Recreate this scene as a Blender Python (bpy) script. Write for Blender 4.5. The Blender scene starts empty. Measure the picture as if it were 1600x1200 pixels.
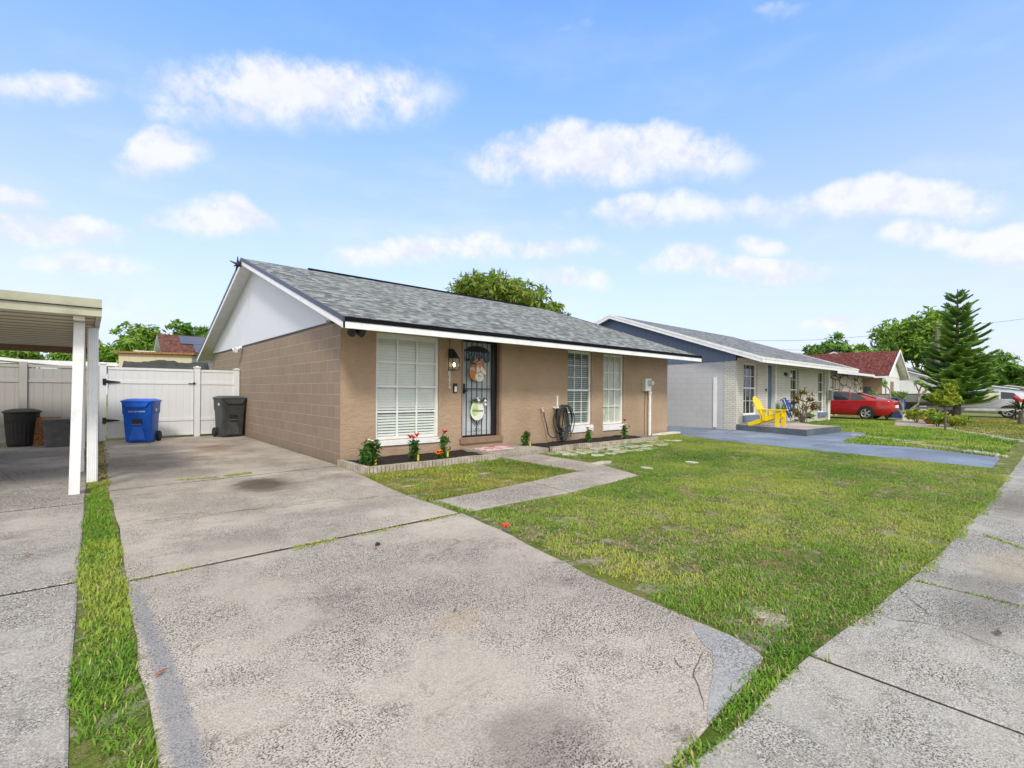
import bpy, math, random
import numpy as np
from mathutils import Vector, Matrix, noise as mnoise
random.seed(7); rng = np.random.default_rng(7)
S = bpy.context.scene; COL = S.collection
R = math.radians
# ------------------------------------------------------------------ camera numbers (survey of the place)
F, CY, CH, YAW, ROLL = 752.0, 611.7, 1.275, R(41.4), R(0.45)
FW = (math.sin(YAW), math.cos(YAW)); RT = (math.cos(YAW), -math.sin(YAW))
def ray(px, py):
    a = (px-800)/F; b = (CY-py)/F
    r = a*math.cos(ROLL)-b*math.sin(ROLL); u = a*math.sin(ROLL)+b*math.cos(ROLL)
    return (FW[0]+r*RT[0], FW[1]+r*RT[1], u)
def gp(px, py, z=0.0):
    d = ray(px, py); t = (z-CH)/d[2]; return (d[0]*t, d[1]*t)
# ------------------------------------------------------------------ node helper
class NT:
    def __init__(s, tree): s.t = tree; s.N = tree.nodes; s.L = tree.links
    def put(s, sock, v):
        if hasattr(v, 'is_output') or isinstance(v, bpy.types.NodeSocket): s.L.new(v, sock)
        elif v is not None:
            if isinstance(v, (tuple, list)) and len(v) == 3 and sock.type == 'RGBA': v = (*v, 1)
            sock.default_value = v
    def n(s, typ, ins=None, **props):
        x = s.N.new(typ)
        for k, v in props.items(): setattr(x, k, v)
        for k, v in (ins or {}).items(): s.put(x.inputs[k], v)
        return x
    def m(s, op, a, b=None, c=None, clamp=False):
        x = s.N.new('ShaderNodeMath'); x.operation = op; x.use_clamp = clamp
        s.put(x.inputs[0], a)
        if b is not None: s.put(x.inputs[1], b)
        if c is not None: s.put(x.inputs[2], c)
        return x.outputs[0]
    def vm(s, op, a, b=None):
        x = s.N.new('ShaderNodeVectorMath'); x.operation = op
        s.put(x.inputs[0], a)
        if b is not None: s.put(x.inputs[1], b)
        return x.outputs['Value'] if op in ('DOT_PRODUCT', 'LENGTH', 'DISTANCE') else x.outputs[0]
    def mix(s, f, a, b, mode='MIX'):
        x = s.N.new('ShaderNodeMix'); x.data_type = 'RGBA'; x.blend_type = mode
        s.put(x.inputs[0], f); s.put(x.inputs[6], a); s.put(x.inputs[7], b)
        return x.outputs[2]
    def noise(s, vec, scale, detail=3, rough=.55, dist=0, col=False):
        x = s.n('ShaderNodeTexNoise', {'Vector': vec, 'Scale': scale, 'Detail': detail, 'Roughness': rough, 'Distortion': dist})
        return x.outputs['Color' if col else 'Fac']
    def vor(s, vec, scale, out='Distance', feature='F1'):
        x = s.n('ShaderNodeTexVoronoi', {'Vector': vec, 'Scale': scale}, feature=feature); return x.outputs[out]
    def step(s, v, lo, hi):
        x = s.n('ShaderNodeMapRange', {'Value': v, 'From Min': lo, 'From Max': hi}, interpolation_type='SMOOTHSTEP'); return x.outputs[0]
    def sep(s, v): return s.n('ShaderNodeSeparateXYZ', {0: v}).outputs
    def comb(s, x, y, z): return s.n('ShaderNodeCombineXYZ', {0: x, 1: y, 2: z}).outputs[0]
MATS = {}
def newmat(name):
    m = bpy.data.materials.new(name); m.use_nodes = True
    t = NT(m.node_tree); t.N.clear()
    t.out = t.n('ShaderNodeOutputMaterial'); MATS[name] = m
    t.m_ = m
    t.oc = t.n('ShaderNodeTexCoord').outputs['Object']
    t.pos = t.n('ShaderNodeNewGeometry').outputs['Position']
    return t
def fin(t, col, rough=.7, bump=None, bs=.4, bd=.01, metal=0, spec=.4, **kw):
    p = t.n('ShaderNodeBsdfPrincipled', {'Base Color': col, 'Roughness': rough, 'Metallic': metal, 'Specular IOR Level': spec})
    for k, v in kw.items(): t.put(p.inputs[k.replace('_', ' ')], v)
    if bump is not None:
        b = t.n('ShaderNodeBump', {'Height': bump, 'Strength': bs, 'Distance': bd}); t.L.new(b.outputs[0], p.inputs['Normal'])
    t.L.new(p.outputs[0], t.out.inputs[0]); return t.m_
def plain(name, c, rough=.6, var=.12, scale=6, bs=.15, metal=0, spec=.4, dirt=None, **kw):
    t = newmat(name); n = t.noise(t.oc, scale, 5, .6); n2 = t.noise(t.oc, scale*9, 3)
    c1 = tuple(max(0, x*(1-var)) for x in c); c2 = tuple(min(1, x*(1+var)) for x in c)
    col = t.mix(t.step(n, .3, .7), c1, c2)
    if dirt: col = t.mix(t.m('MULTIPLY', t.step(t.noise(t.oc, scale*.6, 6, .7), .5, .75), dirt[3]), col, dirt[:3])
    return fin(t, col, rough, n2, bs, .004, metal, spec, **kw)
# ---- simple materials
plain('white_paint', (.80, .80, .81), .45, .05, dirt=(.45, .42, .38, .35))
plain('off_white', (.70, .70, .66), .5, .07, dirt=(.4, .38, .3, .4))
plain('vinyl', (.68, .69, .71), .4, .04, 2, dirt=(.42, .40, .38, .3))
plain('vinyl_shade', (.40, .385, .37), .5, .06, 2, dirt=(.3, .28, .26, .3))  # white vinyl with the carport's shade put into the colour
plain('cream_metal', (.52, .52, .39), .45, .10, 3, dirt=(.26, .25, .16, .5))
plain('black_metal', (.012, .012, .014), .35, .2)
plain('drip_dark', (.05, .055, .068), .4, .1)
plain('drip_black', (.006, .006, .009), .7, .1, spec=.1)
plain('black_plastic', (.016, .016, .018), .5, .25, 8)
plain('grey_plastic', (.055, .06, .066), .5, .2, 5, dirt=(.12, .115, .10, .25))
plain('grey_plastic_box', (.085, .088, .095), .6, .2, 9, dirt=(.15, .14, .13, .4))
plain('blue_plastic', (.006, .10, .56), .42, .15, 5, dirt=(.05, .17, .55, .2))
plain('rubber', (.02, .02, .02), .8)
plain('brown_trim', (.25, .165, .11), .6, .1, dirt=(.13, .09, .07, .3))
plain('door_white', (.50, .54, .58), .4, .04)
plain('door_blue', (.10, .17, .24), .4, .1)
plain('slat', (.82, .825, .80), .5, .04)
plain('curtain', (.62, .62, .55), .8, .1)
plain('dark_inside', (.02, .022, .022), .9)  # near-black colour standing for the unlit rooms behind the glass
plain('window_dark', (.035, .05, .055), .3)
plain('blue_paint', (.15, .20, .29), .6, .1)
plain('yellow_paint', (.80, .58, .01), .4, .06)
plain('chrome', (.6, .6, .62), .2, .05, metal=1)
plain('alu', (.55, .56, .58), .4, .1, metal=.6)
plain('meter_grey', (.60, .62, .60), .45, .06)
plain('meter_green', (.16, .20, .17), .5, .1)
plain('pot_clay', (.32, .28, .26), .7, .1)
plain('orange_clay', (.55, .12, .03), .6, .15)
plain('car_red', (.33, .007, .010), .25, .05, Coat_Weight=.5)
plain('car_silver', (.50, .52, .56), .25, .05, metal=.5, Coat_Weight=.6)
plain('red_lens', (.50, .02, .015), .2, .1)
plain('boat_hull', (.62, .60, .50), .35, .05)
plain('boat_dark', (.05, .06, .08), .4, .1)
plain('boat_olive', (.25, .25, .12), .4, .1)
plain('tarp_blue', (.02, .09, .42), .5, .2)
plain('tarp_black', (.03, .033, .03), .6, .3, 4, .5)
plain('bark', (.12, .095, .075), .9, .35, 9, .8)
plain('bark_pale', (.26, .23, .20), .9, .3, 9, .6)
plain('red_petal', (.62, .03, .025), .5, .2, 30)
plain('orange_petal', (.80, .17, .01), .5, .2, 30)
plain('white_petal', (.75, .73, .70), .5, .1, 30)
plain('pink_petal', (.40, .05, .09), .5, .2, 30)
plain('tag_yellow', (.70, .52, .03), .5, .1)
plain('leaf_dry', (.35, .12, .05), .8, .3, 20)
plain('wood_pole', (.16, .13, .10), .9, .2)
plain('wire', (.06, .06, .06), .6)
plain('dark_bed', (.035, .028, .018), .95, .4)
plain('tan_wall', (.42, .30, .20), .8, .08)
plain('shed_wall', (.56, .49, .34), .7, .06, 2, dirt=(.35, .28, .18, .4))
plain('sand', (.36, .32, .25), .95, .2, 30, .6)
plain('rose_gold', (.55, .30, .22), .5, .15)
plain('sign_orange', (.50, .19, .06), .55, .15, 20)
plain('sign_green', (.45, .60, .25), .55, .25, 14)
plain('sign_pale', (.72, .72, .64), .55, .06)
plain('ribbon_green', (.04, .13, .03), .6, .3, 20)
plain('rock_white', (.62, .58, .52), .85, .2, 12, .7)
plain('rust', (.28, .13, .05), .9, .5, 25, .5, dirt=(.5, .4, .3, .5))
plain('umbrella_blue', (.02, .05, .30), .6, .1)
plain('umbrella_white', (.62, .68, .72), .6, .1)
plain('umbrella_green', (.03, .12, .11), .6, .15)
def glassmat(name, tint, rough=.03, refl=.9, ior=1.45):
    t = newmat(name)
    fr = t.m('POWER', t.n('ShaderNodeLayerWeight', {'Blend': .5}).outputs['Facing'], 4.0)
    tr = t.n('ShaderNodeBsdfTransparent', {'Color': tint}); gl = t.n('ShaderNodeBsdfGlossy', {'Color': (refl,)*3, 'Roughness': rough})
    f = t.m('ADD', t.m('MULTIPLY', fr, .9), .05)
    mx = t.n('ShaderNodeMixShader', {0: f, 1: tr.outputs[0], 2: gl.outputs[0]}); t.L.new(mx.outputs[0], t.out.inputs[0])
glassmat('pane', (.95, .985, .965)); glassmat('pane_grey', (.50, .56, .54)); glassmat('pane_soft', (.87, .90, .89)); glassmat('lamp_glass', (.9, .9, .85))
def glossy_dark(name, c):
    t = newmat(name); fin(t, c, .06, spec=.7)
glossy_dark('car_glass', (.012, .018, .02)); glossy_dark('pane_dark', (.02, .032, .036)); glossy_dark('solar', (.015, .025, .10))
t = newmat('bulb'); e = t.n('ShaderNodeEmission', {'Color': (1, .85, .6, 1), 'Strength': 3.0}); t.L.new(e.outputs[0], t.out.inputs[0])
# ---- stucco
def stucco(name, c):
    t = newmat(name); p = t.oc
    w = t.n('ShaderNodeMapping', {'Vector': p, 'Scale': (1, 1, 1.7)}).outputs[0]
    big = t.noise(p, .9, 4, .6); trowel = t.noise(w, 5, 3, .5, 2.2); fine = t.noise(p, 90, 3)
    ridge = t.m('ABSOLUTE', t.m('SUBTRACT', trowel, .5))
    rr = t.step(ridge, .0, .035)
    msk = t.step(t.noise(p, 2.3, 3), .42, .6)
    line = t.m('MULTIPLY', t.m('SUBTRACT', 1, rr), msk)
    h = t.m('ADD', t.m('ADD', t.m('MULTIPLY', t.step(trowel, .35, .65), .6), t.m('MULTIPLY', line, .5)), t.m('MULTIPLY', fine, .4))
    col = t.mix(t.step(big, .3, .7), tuple(x*.9 for x in c), tuple(x*1.08 for x in c))
    col = t.mix(t.m('MULTIPLY', line, .3), col, tuple(x*1.35 for x in c))
    col = t.mix(t.m('MULTIPLY', t.step(t.noise(p, 1.6, 6, .7), .55, .8), .35), col, tuple(x*.62 for x in c))
    z = t.sep(p)[2]; col = t.mix(t.m('MULTIPLY', t.m('SUBTRACT', 1, t.step(t.m('ADD', z, t.m('MULTIPLY', big, .2)), .08, .32)), .35), col, (.17, .13, .10))
    fin(t, col, .85, h, .6, .014, spec=.2)
stucco('stucco', (.40, .288, .20))
def blockwall(name, c, mortar, bw=.4064, bh=.2032, ms=.006, axis='y', z0=-.02, tone=.1, bs=.5, dirt=True):
    t = newmat(name); x, y, z = t.sep(t.oc)
    u = y if axis == 'y' else x
    v = t.comb(u, t.m('SUBTRACT', z, z0), 0)
    b = t.n('ShaderNodeTexBrick', {'Vector': v, 'Color1': tuple(k*(1-tone) for k in c)+(1,), 'Color2': tuple(k*(1+tone) for k in c)+(1,), 'Mortar': mortar+(1,), 'Scale': 1.0,
        'Mortar Size': ms, 'Mortar Smooth': .3, 'Bias': 0, 'Brick Width': bw, 'Row Height': bh}, offset=.5)
    big = t.noise(t.oc, 1.3, 5, .65); fine = t.noise(t.oc, 60, 3)
    nf = t.step(t.noise(t.oc, 3.1, 4, .6), .35, .65)
    base = t.mix(.5, tuple(c)+(1,), b.outputs['Color'])
    col = t.mix(t.m('MULTIPLY', b.outputs['Fac'], t.m('ADD', .35, t.m('MULTIPLY', nf, .65))), base, mortar+(1,))
    col = t.mix(t.m('MULTIPLY', t.step(big, .45, .75), .28), col, tuple(k*.7 for k in c)+(1,))
    if dirt: col = t.mix(t.m('MULTIPLY', t.m('SUBTRACT', 1, t.step(t.m('ADD', z, t.m('MULTIPLY', big, .25)), .1, .45)), .3), col, (.15, .115, .09, 1))
    h = t.m('ADD', t.m('MULTIPLY', t.m('SUBTRACT', 1, b.outputs['Fac']), 1.0), t.m('MULTIPLY', fine, .35))
    fin(t, col, .85, h, bs, .008, spec=.2)
blockwall('block_tan', (.285, .218, .165), (.44, .385, .33), ms=.0055)
blockwall('block_white', (.50, .50, .515), (.40, .40, .41), axis='y', tone=.02, ms=.006, z0=0, dirt=False)
blockwall('brick_white', (.60, .585, .54), (.33, .30, .26), bw=.20, bh=.067, ms=.008, axis='x', tone=.12, z0=0, dirt=False)
blockwall('brick_white_side', (.60, .585, .54), (.33, .30, .26), bw=.20, bh=.067, ms=.008, axis='y', tone=.12, z0=0, dirt=False)
def edging():
    t = newmat('edging'); x, y, z = t.sep(t.oc); u = t.m('ADD', x, y)
    f = t.m('FRACT', t.m('MULTIPLY', u, 15)); g = t.m('MULTIPLY', t.step(f, 0, .14), t.step(t.m('SUBTRACT', 1, f), 0, .14))
    n = t.noise(t.oc, 7, 5, .65); col = t.mix(t.step(n, .35, .65), (.36, .30, .235, 1), (.52, .47, .40, 1))
    col = t.mix(t.m('MULTIPLY', t.step(t.noise(t.oc, 2.1, 4, .7), .5, .66), .6), col, (.24, .17, .12, 1))
    col = t.mix(t.m('MULTIPLY', t.m('SUBTRACT', 1, g), .75), col, (.12, .09, .07, 1))
    fin(t, col, .9, t.m('ADD', g, t.m('MULTIPLY', n, .5)), .7, .012, spec=.2)
edging()
def stone_face():
    t = newmat('stone_face'); x, y, z = t.sep(t.oc); v = t.comb(t.m('MULTIPLY', x, .4), z, 0)
    d = t.n('ShaderNodeTexVoronoi', {'Vector': t.vm('ADD', v, t.n('ShaderNodeVectorMath', {0: t.noise(v, 2.5, 2, .5, 0, True), 1: (.25, .25, 0)}, operation='MULTIPLY').outputs[0]), 'Scale': 2.1}, feature='DISTANCE_TO_EDGE').outputs[0]
    g = t.step(d, .02, .06); fin(t, t.mix(g, (.05, .045, .035, 1), t.mix(t.noise(v, 3, 3), (.55, .47, .33, 1), (.72, .68, .58, 1))), .8, g, .7, .03)
stone_face()
def siding(name, c, axis, pitch=.105, gap=.09):
    t = newmat(name); x, y, z = t.sep(t.oc); u = y if axis == 'y' else x
    f = t.m('FRACT', t.m('MULTIPLY', u, 1/pitch)); g = t.m('MULTIPLY', t.step(f, 0, gap), t.step(t.m('SUBTRACT', 1, f), 0, gap))
    n = t.noise(t.n('ShaderNodeMapping', {'Vector': t.oc, 'Scale': (1, 6, .5)}).outputs[0], 3, 4, .6)
    col = t.mix(n, tuple(k*.93 for k in c), c); col = t.mix(t.m('MULTIPLY', t.m('SUBTRACT', 1, g), .38), col, tuple(k*.45 for k in c))
    fin(t, col, .6, g, .5, .008)
siding('gable_white', (.70, .72, .77), 'y'); siding('gable_blue', (.135, .175, .26), 'y', .2, .07)
siding('vinyl_board', (.68, .69, .71), 'x', .155, .025); siding('vinyl_board_shade', (.40, .385, .37), 'x', .155, .04)  # second one is the same boards with shade in the colour
siding('shed_board', (.56, .49, .34), 'x', .42, .03)
# ---- shingles (on front slope, courses follow object X; v along slope = y)
def shingles(name, cols, warm=None):
    t = newmat(name); x, y, z = t.sep(t.oc)
    wob = t.m('MULTIPLY', t.m('SUBTRACT', t.noise(t.oc, 1.2, 2), .5), .02)
    row = t.m('DIVIDE', t.m('ADD', y, wob), .135)
    rid = t.m('FLOOR', row); rf = t.m('FRACT', row)
    rnd = t.n('ShaderNodeTexWhiteNoise', {'W': rid}, noise_dimensions='1D').outputs[0]
    u = t.m('ADD', t.m('DIVIDE', x, .13), t.m('MULTIPLY', rnd, 7.3)); cid = t.m('FLOOR', u)
    w2 = t.n('ShaderNodeTexWhiteNoise', {'Vector': t.comb(cid, rid, 0)}, noise_dimensions='3D').outputs[0]
    ramp = t.n('ShaderNodeValToRGB', {0: w2}); cr = ramp.color_ramp; cr.interpolation = 'CONSTANT'
    cr.elements[0].color = (*cols[0], 1); cr.elements[1].position = .25; cr.elements[1].color = (*cols[1], 1)
    for i, p_ in ((2, .5), (3, .78)):
        e = cr.elements.new(p_); e.color = (*cols[i], 1)
    g = t.noise(t.oc, 120, 2); big = t.noise(t.oc, .8, 4, .6)
    col = t.mix(t.m('MULTIPLY', g, .35), ramp.outputs[0], tuple(k*.55 for k in cols[1]))
    col = t.mix(t.m('MULTIPLY', t.step(big, .4, .7), .22), col, warm or cols[2])
    sh = t.m('MULTIPLY', t.m('SUBTRACT', 1, t.step(rf, .05, .28)), t.step(w2, .20, .4))  # shadow line at each course, painted into the colour
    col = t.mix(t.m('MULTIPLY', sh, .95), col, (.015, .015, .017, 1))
    h = t.m('ADD', t.m('MULTIPLY', t.m('SUBTRACT', 1, rf), .8), t.m('ADD', t.m('MULTIPLY', t.step(w2, .25, .4), .5), t.m('MULTIPLY', g, .2)))
    fin(t, col, .9, h, .7, .012, spec=.2)
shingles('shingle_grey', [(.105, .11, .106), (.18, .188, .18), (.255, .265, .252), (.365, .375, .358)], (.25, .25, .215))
shingles('shingle_grey_far', [(.10, .105, .12), (.17, .18, .19), (.24, .25, .255), (.32, .33, .33)])
shingles('shingle_red', [(.095, .025, .022), (.13, .035, .03), (.17, .05, .042), (.21, .075, .06)])
shingles('shingle_rust', [(.09, .035, .025), (.13, .05, .035), (.17, .07, .05), (.21, .09, .07)])
# ---- ribbed underside of the carport
t = newmat('carport_pan'); x, y, z = t.sep(t.oc)
f = t.m('FRACT', t.m('MULTIPLY', y, 1/.42)); g = t.m('MULTIPLY', t.step(f, .0, .10), t.m('SUBTRACT', 1, t.step(f, .28, .40)))
n = t.noise(t.n('ShaderNodeMapping', {'Vector': t.oc, 'Scale': (.4, 3, 1)}).outputs[0], 2, 5, .6)
col = t.mix(n, (.62, .55, .43, 1), (.78, .72, .60, 1)); col = t.mix(t.m('MULTIPLY', g, .85), col, (.20, .15, .10, 1)); fin(t, col, .6, g, .6, .02)
# ---- concrete
def concrete(name, c, speck=.55, dark=.5, pale=.2, tintc=None, spots=(), agg=.6, yaxis=False):
    t = newmat(name); p = t.pos
    big = t.noise(p, .55, 6, .65); mid = t.noise(p, 2.6, 6, .72); blot = t.noise(p, 1.15, 5, .7, .6)
    v1 = t.n('ShaderNodeTexVoronoi', {'Vector': p, 'Scale': 95}); pebc = t.sep(v1.outputs['Color'])[0]
    gran = t.noise(p, 70, 4, .75); gr2 = t.noise(p, 24, 5, .8)
    c0 = tuple(k*.80 for k in c); c1 = tuple(min(.8, k*1.17) for k in c)
    col = t.mix(t.step(big, .32, .68), c0, c1)
    col = t.mix(t.m('MULTIPLY', t.step(mid, .36, .7), .34), col, tintc or (.47, .43, .39))
    pm = t.step(t.noise(p, .9, 5, .7), .30, .66)
    # exposed stones: pale grains and the dark pits between them
    v2 = t.n('ShaderNodeTexVoronoi', {'Vector': t.vm('ADD', p, t.n('ShaderNodeVectorMath', {0: t.noise(p, 110, 1, .5, 0, True), 'Scale': .005}, operation='SCALE').outputs[0]), 'Scale': 120}); gc_ = t.sep(v2.outputs['Color'])
    pz = t.step(t.m('ADD', t.m('MULTIPLY', t.noise(p, 2.2, 7, .78), .7), t.m('MULTIPLY', pm, .3)), .36, .66)
    pit = t.m('MAXIMUM', t.m('MULTIPLY', t.step(t.noise(p, 120, 2, .6), .55, .60), t.m('ADD', .15, t.m('MULTIPLY', pz, t.m('ADD', .35, pm)))), t.m('MULTIPLY', t.step(t.noise(p, 40, 3, .75), .57, .64), t.m('MULTIPLY', pz, .7)))
    peb = t.m('MULTIPLY', t.step(gc_[0], .70, .8), t.m('MULTIPLY', agg, t.m('ADD', .3, t.m('MULTIPLY', pm, .7))))
    dk = t.m('MULTIPLY', t.step(gc_[1], .66, .76), t.m('MULTIPLY', agg, t.m('ADD', .15, t.m('MULTIPLY', pm, .6))))
    col = t.mix(t.m('MULTIPLY', peb, .6), col, (.68, .64, .60, 1))
    col = t.mix(t.m('MULTIPLY', dk, .7), col, (.15, .13, .115, 1))
    col = t.mix(t.m('MULTIPLY', pit, speck*1.7, clamp=True), col, (.055, .048, .042, 1))
    # weathering
    col = t.mix(t.m('MULTIPLY', t.step(blot, .52, .78), dark), col, (.12, .105, .092, 1))
    col = t.mix(t.m('MULTIPLY', t.m('MULTIPLY', t.step(t.noise(p, 7, 8, .85), .53, .60), t.step(t.noise(p, 1.4, 5, .7), .46, .60)), dark*.9, clamp=True), col, (.15, .13, .11, 1))
    col = t.mix(t.m('MULTIPLY', t.step(t.noise(t.n('ShaderNodeMapping', {'Vector': p, 'Scale': (.5, 1.6, 1), 'Rotation': (0, 0, .5)}).outputs[0], 5, 8, .8), .54, .66), dark*.55), col, (.20, .175, .15, 1))
    col = t.mix(t.m('MULTIPLY', t.step(t.noise(p, 21, 6, .8), .55, .63), .22), col, (.58, .53, .47, 1))
    col = t.mix(t.m('MULTIPLY', t.step(t.noise(p, 1.7, 4, .6), .6, .8), pale), col, (.60, .52, .40, 1))
    for (sx, sy, rx, ry, cc, k) in spots:
        q = t.n('ShaderNodeMapping', {'Vector': t.vm('SUBTRACT', p, (sx, sy, 0)), 'Scale': (1/rx, 1/ry, 0)}).outputs[0]
        d = t.m('ADD', t.vm('LENGTH', q), t.m('MULTIPLY', t.m('SUBTRACT', t.noise(p, 6, 5, .75), .5), .9))
        col = t.mix(t.m('MULTIPLY', t.m('SUBTRACT', 1, t.step(d, .45, 1.05)), k), col, (*cc, 1))
    h = t.m('ADD', t.m('ADD', t.m('MULTIPLY', gran, .6), t.m('MULTIPLY', gr2, .8)), t.m('MULTIPLY', t.m('SUBTRACT', 1, pit), 1.1))
    fin(t, col, .88, h, .8, .010, spec=.25)
BLK = (.045, .032, .025); RU = (.26, .16, .08); PAL = (.52, .49, .47)
s1 = gp(408, 757); s2 = gp(332, 700); s3 = gp(312, 716)
concrete('concrete', (.46, .395, .330), dark=.60, speck=.62, tintc=(.52, .445, .37), spots=((s1[0], s1[1], .38, .62, BLK, .9), (s1[0]+.05, s1[1]-.1, .6, .85, (.16, .12, .09), .5),
    (s2[0], s2[1], .45, .8, RU, .6), (s3[0], s3[1], .32, .5, RU, .5), (.75, 10.5, .8, 1.6, (.13, .115, .10), .55), (1.1, 8.7, .7, .5, (.13, .115, .10), .4),
    (2.9, 10.6, .4, 2.2, (.50, .47, .42), .35), (1.25, 1.25, .30, .24, (.06, .05, .045), .38), (.27, 2.2, .06, 1.5, (.24, .24, .25), .7), (.24, 3.4, .05, .6, (.24, .24, .25), .6), (2.15, 5.0, .6, .25, (.19, .165, .145), .25), (.9, 4.6, .5, .35, (.17, .15, .14), .3), (1.55, 2.2, .18, .14, (.46, .33, .2), .3)))
concrete('concrete_old', (.40, .36, .31), agg=1.0, dark=.6, tintc=(.40, .38, .36), spots=((-1.0, 9.5, 1.5, 1.3, (.09, .08, .07), .35), (-.8, 12.8, 1.8, .9, (.12, .10, .08), .5)))
concrete('concrete_walk', (.45, .385, .32), dark=.25, pale=.15)
concrete('concrete_side', (.405, .372, .32), agg=.85, dark=.5, pale=.08, tintc=(.46, .45, .43), spots=((4.2, .3, .9, .25, (.10, .09, .08), .35), (8.2, .3, 1.2, .3, (.12, .095, .07), .5), (5.2, .2, .6, .3, (.42, .33, .22), .4)))
concrete('concrete_blue', (.215, .265, .355), speck=.2, dark=.18, pale=.0, tintc=(.27, .31, .40), agg=.1)
concrete('concrete_bluedark', (.13, .16, .20), speck=.2, dark=.4, pale=.0, tintc=(.20, .24, .30), agg=.0)
concrete('concrete_pink', (.50, .42, .37), speck=.1, dark=.1, pale=.1, tintc=(.54, .47, .42), agg=.1)
concrete('asphalt', (.06, .06, .062), speck=.2, dark=.2, pale=.0, tintc=(.09, .09, .09), agg=.2)
t = newmat('crack'); fin(t, t.mix(t.noise(t.pos, 6), (.07, .06, .045, 1), (.15, .135, .08, 1)), .95)
t = newmat('flagstone'); n = t.noise(t.oc, 5, 5, .7); ob = t.n('ShaderNodeObjectInfo').outputs['Random']
fin(t, t.mix(t.m('MULTIPLY', t.step(n, .5, .75), .6), t.mix(ob, (.38, .34, .26, 1), (.47, .44, .38, 1)), (.17, .15, .11, 1)), .9, n, .6, .02)
t = newmat('mulch'); n = t.noise(t.pos, 40, 4, .8); fin(t, t.mix(t.step(n, .35, .7), (.008, .006, .005, 1), (.045, .028, .02, 1)), .95, n, 1, .03)
# ---- soil and turf base
t = newmat('soil'); p = t.pos; n1 = t.noise(p, .8, 5, .65); n2 = t.noise(p, 6, 5, .75); n3 = t.noise(p, 45, 4, .8)
col = t.mix(t.step(n1, .35, .65), (.10, .17, .025, 1), (.20, .24, .045, 1)); col = t.mix(t.step(n2, .46, .62), col, (.30, .24, .12, 1)); col = t.mix(t.step(t.noise(p, 3.2, 5, .75), .54, .62), col, (.40, .36, .28, 1))
col = t.mix(t.m('MULTIPLY', t.step(n3, .45, .7), .6), col, (.035, .045, .012, 1)); fin(t, col, .95, t.m('ADD', n3, n2), 1, .03, spec=.1)
# ---- foliage (attribute 'tint' per face)
def foliage(name, a, b, c, trans=.25, patch=1.2, dry=None, rough=.55):
    t = newmat(name); at = t.n('ShaderNodeAttribute', attribute_name='tint').outputs['Fac']
    n = t.noise(t.pos, patch, 3, .6)
    r = t.n('ShaderNodeValToRGB', {0: t.m('ADD', t.m('MULTIPLY', at, .62), t.m('MULTIPLY', t.step(n, .3, .7), .38))}); cr = r.color_ramp
    cr.elements[0].color = (*a, 1); cr.elements[1].color = (*c, 1); e = cr.elements.new(.5); e.color = (*b, 1)
    col = r.outputs[0]
    if dry: col = t.mix(t.m('MULTIPLY', t.step(at, .86, .93), dry[3]), col, (*dry[:3], 1))
    p = t.n('ShaderNodeBsdfPrincipled', {'Base Color': col, 'Roughness': rough, 'Specular IOR Level': .25})
    tr = t.n('ShaderNodeBsdfTranslucent', {'Color': col}); mx = t.n('ShaderNodeMixShader', {0: trans, 1: p.outputs[0], 2: tr.outputs[0]})
    t.L.new(mx.outputs[0], t.out.inputs[0])
foliage('grass', (.065, .19, .012), (.19, .335, .03), (.50, .50, .09), .3, .75, (.50, .42, .19, .9))
foliage('thatch', (.16, .13, .05), (.34, .28, .12), (.52, .45, .24), .2, 1.0)
foliage('grass_dry', (.09, .17, .014), (.26, .28, .045), (.48, .40, .12), .3, 2.2, (.40, .28, .11, .9))
foliage('leaves', (.035, .10, .014), (.10, .22, .028), (.22, .35, .05), .25)
foliage('leaves_light', (.06, .145, .018), (.165, .30, .036), (.33, .46, .07), .3)
foliage('leaves_mango', (.06, .13, .016), (.17, .27, .035), (.32, .38, .07), .3, .6, (.30, .12, .03, .8))
foliage('leaves_pine', (.030, .085, .015), (.095, .20, .03), (.25, .40, .055), .1)
foliage('leaves_yellow', (.10, .18, .015), (.26, .34, .03), (.45, .45, .05), .3)
foliage('leaves_croton', (.03, .05, .01), (.12, .10, .02), (.30, .09, .03), .2, 6)
foliage('lily_leaf', (.03, .085, .012), (.06, .15, .02), (.15, .25, .04), .25)
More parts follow.
